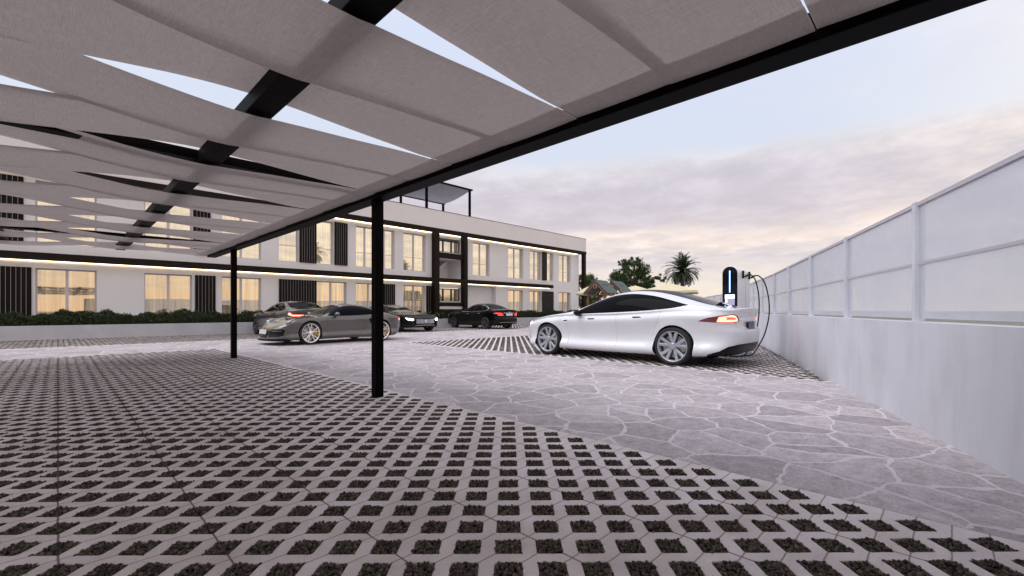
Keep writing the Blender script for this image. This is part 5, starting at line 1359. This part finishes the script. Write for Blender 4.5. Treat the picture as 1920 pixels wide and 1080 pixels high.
# hedge
rg=np.random.default_rng(9)
hd=thing('hedge','long low dark clipped hedge growing in the grey planter','hedge',(16,22.6,.42))
n=46000
hx=rg.uniform(-5.9,33.2,n); keep=(hx<11.2)|(hx>17.6); hx=hx[keep]; n=len(hx)
top=.50+.07*np.sin(hx*2.1)+.05*np.sin(hx*5.3+1)+.04*np.sin(hx*11)
a=rg.uniform(0,math.pi,n); rad=rg.uniform(.55,1,n)**.5
hy=-.48*np.cos(a)*rad; hz=top*(.08+.92*np.sin(a)**.6*rad)+rg.normal(size=n)*.02
P=np.stack([hx-16,hy,hz],1); leaves_mesh('foliage',P,.075,M['leaf_hedge'],hd,rg)
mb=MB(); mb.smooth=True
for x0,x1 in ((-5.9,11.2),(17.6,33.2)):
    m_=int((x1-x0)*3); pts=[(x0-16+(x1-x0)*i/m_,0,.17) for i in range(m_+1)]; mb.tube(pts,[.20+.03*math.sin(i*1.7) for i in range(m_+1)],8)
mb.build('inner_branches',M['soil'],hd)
# spiky plants in the planter before the stairwell
def spiky(loc,label,h,n,mat,seed,wid=.03):
    rg=random.Random(seed); t=thing('spiky_plant',label,'plant',loc,0,'spiky plants in the planter'); V.clear(); F.clear()
    for i in range(n):
        az=rg.uniform(0,6.28); el=rg.uniform(.35,1.45); L=h*rg.uniform(.7,1.15); p=Vector((0,0,0)); e=el; pr=None
        for s_ in range(7):
            w=Vector((-math.sin(az),math.cos(az),0))*wid*(1-(s_/6.5)**2)
            b=len(V); V.extend([tuple(p-w),tuple(p+w)])
            if s_: F.append((b-2,b-1,b+1,b))
            e-=.17*(1.6-e*.6); p=p+Vector((math.cos(az)*math.cos(e),math.sin(az)*math.cos(e),math.sin(e)))*L/6
    np_mesh('leaf_blades',np.array(V),np.array(F),mat,t)
    mb=MB(); mb.smooth=True; mb.lathe([(.05,-.02),(.045,.05),(.01,.10)],8,'z'); mb.build('stem',M['bark'],t)
V=[];F=[]
for i,(x,lab,h,m) in enumerate(((11.9,'dark spiky plant rising behind the roof of the black coupe',.85,'leaf_hedge'),(12.9,'dark spiky plant right above the black coupe bonnet',.75,'leaf_hedge'),(13.9,'drooping dark spiky plant beside the black coupe head light',.8,'leaf_hedge'),(14.9,'small green spiky plant between the two black cars',.8,'leaf'),(15.7,'light green spiky plant just left of the black saloon',.85,'leaf_bright'),(16.6,'green spiky plant hidden behind the black saloon bonnet',.7,'leaf'))):
    spiky((x,22.55,.42),lab,h,70,M[m],40+i)

# ------------------------------------------------------------------ parasols and playhouses
def parasol(label,px,d,w,pe,pt,rz):
    k=d/838; x,y=at(px,d); ze=1+k*(582-pe); zt=1+k*(582-pt); hw=w*k/2
    t=thing('parasol',label,'parasol',(x,y,0),rz,'cream parasols on the terrace')
    mb=MB(); n=8; V=[(0,0,zt)]; F=[]
    rings=6
    for r_ in range(1,rings+1):
        u=r_/rings
        for j in range(4*4):
            s_=j/4; c=int(s_); f_=s_-c
            cs=[(-1,-1),(1,-1),(1,1),(-1,1)]; a=cs[c%4]; b=cs[(c+1)%4]
            xx=(a[0]+(b[0]-a[0])*f_)*hw*.74*u; yy=(a[1]+(b[1]-a[1])*f_)*hw*.74*u
            sag=.05*math.sin(math.pi*f_)*u
            V.append((xx,yy,zt-(zt-ze)*(u**1.15)-sag*.5))
    for j in range(16): F.append((0,1+j,1+(j+1)%16))
    for r_ in range(rings-1):
        for j in range(16): F.append((1+r_*16+j,1+(r_+1)*16+j,1+(r_+1)*16+(j+1)%16,1+r_*16+(j+1)%16))
    nv=len(V); last=1+(rings-1)*16
    for j in range(16): V.append((V[last+j][0],V[last+j][1],V[last+j][2]-.14))
    for j in range(16): F.append((last+j,nv+j,nv+(j+1)%16,last+(j+1)%16))
    mb.add(V,F); mb.build('canopy',M['parasol'],t)
    m=MB(); m.smooth=True; m.lathe([(.0,zt+.06),(.03,zt+.05),(.035,zt-.02)],10,'z'); m.build('finial',M['timber_light'],t)
    m=MB(); m.smooth=True; m.tube([(0,0,.05),(0,0,zt)],.028,8); m.build('pole',M['timber'],t)
    m=MB(); m.bbox(-.3,.3,-.3,.3,0,.07,.01); m.build('base',M['concrete'],t)
    m=MB()
    for c in range(8):
        an=c*math.pi/4; rr=hw*.70*(1.38 if c%2 else 1); m.tube([(0,0,zt-.08),(rr*math.cos(an),rr*math.sin(an),ze-.02+.01)],.012,5)
    m.build('ribs',M['timber'],t)
parasol('large cream parasol in front of the palm trunk',1257,30,128,546.5,532,R(20))
parasol('small cream parasol between the playhouse roofs and the large parasol',1191,33,62,545,535.5,R(5))
parasol('cream parasol with its edge overlapping the corner of the white building',1104,33,62,549,537,R(40))

def playhouse(label,px,d,rz,roofy=527):
    k=d/838; x,y=at(px,d); zr=1+k*(582-roofy); ze=1+k*(582-548)
    t=thing('playhouse',label,'playhouse',(x,y,0),rz,'timber playhouses with green roofs'); w=.62; l=.62
    # x: ridge direction
    for sx in (-1,1):
        for sy in (-1,1):
            m=MB(); m.bbox(sx*l-.05,sx*l+.05,sy*(w-.1)-.05,sy*(w-.1)+.05,0,ze-.02,.008); m.build('post',M['timber'],t)
    for sy in (-1,1):
        m=MB(); th=.05
        V=[(-l-.15,0,zr),(l+.15,0,zr),(l+.15,sy*(w+.16),ze-.10),(-l-.15,sy*(w+.16),ze-.10)]
        V+=[(a,b,c+th) for a,b,c in V]
        m.add(V,[(0,1,2,3),(4,5,6,7),(0,1,5,4),(1,2,6,5),(2,3,7,6),(3,0,4,7)]); rf=m.build('roof',M['green_roof'],t)
        m=MB(); sl=(ze-.10-zr)/(w+.16)
        y0,y1=sy*.26,sy*.34
        V=[(-.28,y0,zr+sl*abs(y0)+th+.006),(.28,y0,zr+sl*abs(y0)+th+.006),(.28,y1,zr+sl*abs(y1)+th+.006),(-.28,y1,zr+sl*abs(y1)+th+.006)]
        V+=[(a,b,c+.02) for a,b,c in V]; m.add(V,[(0,1,2,3),(4,5,6,7),(0,1,5,4),(1,2,6,5),(2,3,7,6),(3,0,4,7)]); m.build('roof_slot',M['trim'],rf)
    for sx in (-1,1):
        m=MB(); xx=sx*(l+.10)
        for sy in (-1,1):
            V=[(xx-.03,0,zr-.03),(xx+.03,0,zr-.03),(xx+.03,sy*(w+.13),ze-.13),(xx-.03,sy*(w+.13),ze-.13),(xx-.03,0,zr-.20),(xx+.03,0,zr-.20),(xx+.03,sy*(w+.02),ze-.16),(xx-.03,sy*(w+.02),ze-.16)]
            m.add(V,[(0,1,2,3),(4,5,6,7),(0,1,5,4),(1,2,6,5),(2,3,7,6),(3,0,4,7)])
        m.build('gable',M['timber'],t)
        m=MB(); m.smooth=True; pts=[(xx+sx*.04,.10*math.cos(a*math.pi/8),zr-.36+.10*math.sin(a*math.pi/8)) for a in range(17)]; m.tube(pts,.025,6); m.build('gable_ring',M['timber_light'],t)
    m=MB(); m.bbox(-l,l,-w+.1,w-.1,.75,.82,.01); m.build('deck',M['timber'],t)
    m=MB()
    for sy in (-1,1):
        m.bbox(-l,l,sy*(w-.1)-.02,sy*(w-.1)+.02,ze-.22,ze-.12,.006); m.bbox(-l,l,sy*(w-.1)-.02,sy*(w-.1)+.02,1.28,1.36,.006)
        for q in range(7): m.box(-l+.1+q*(2*l-.2)/6-.025,-l+.1+q*(2*l-.2)/6+.025,sy*(w-.1)-.012,sy*(w-.1)+.012,.82,1.28)
    m.build('railing',M['timber_light'],t)
playhouse('timber playhouse with green pitched roof nearest the white building',1127,26.5,R(44.55-38))
playhouse('second timber playhouse with green roof, right of the first',1157,28.0,R(44.55-38),528.5)
# dark terrace table by the corner of the building
x,y=at(1082,33.2)
tb=thing('terrace_table','dark slatted table at the corner of the white building','table',(x,y,0),R(20))
m=MB(); m.bbox(-.5,.5,-.4,.4,1.0,1.05,.008); m.build('tabletop',M['slat'],tb)
for sx in (-1,1):
    for sy in (-1,1):
        m=MB(); m.bbox(sx*.44-.035,sx*.44+.035,sy*.34-.035,sy*.34+.035,0,1.0,.005); m.build('leg',M['slat'],tb)
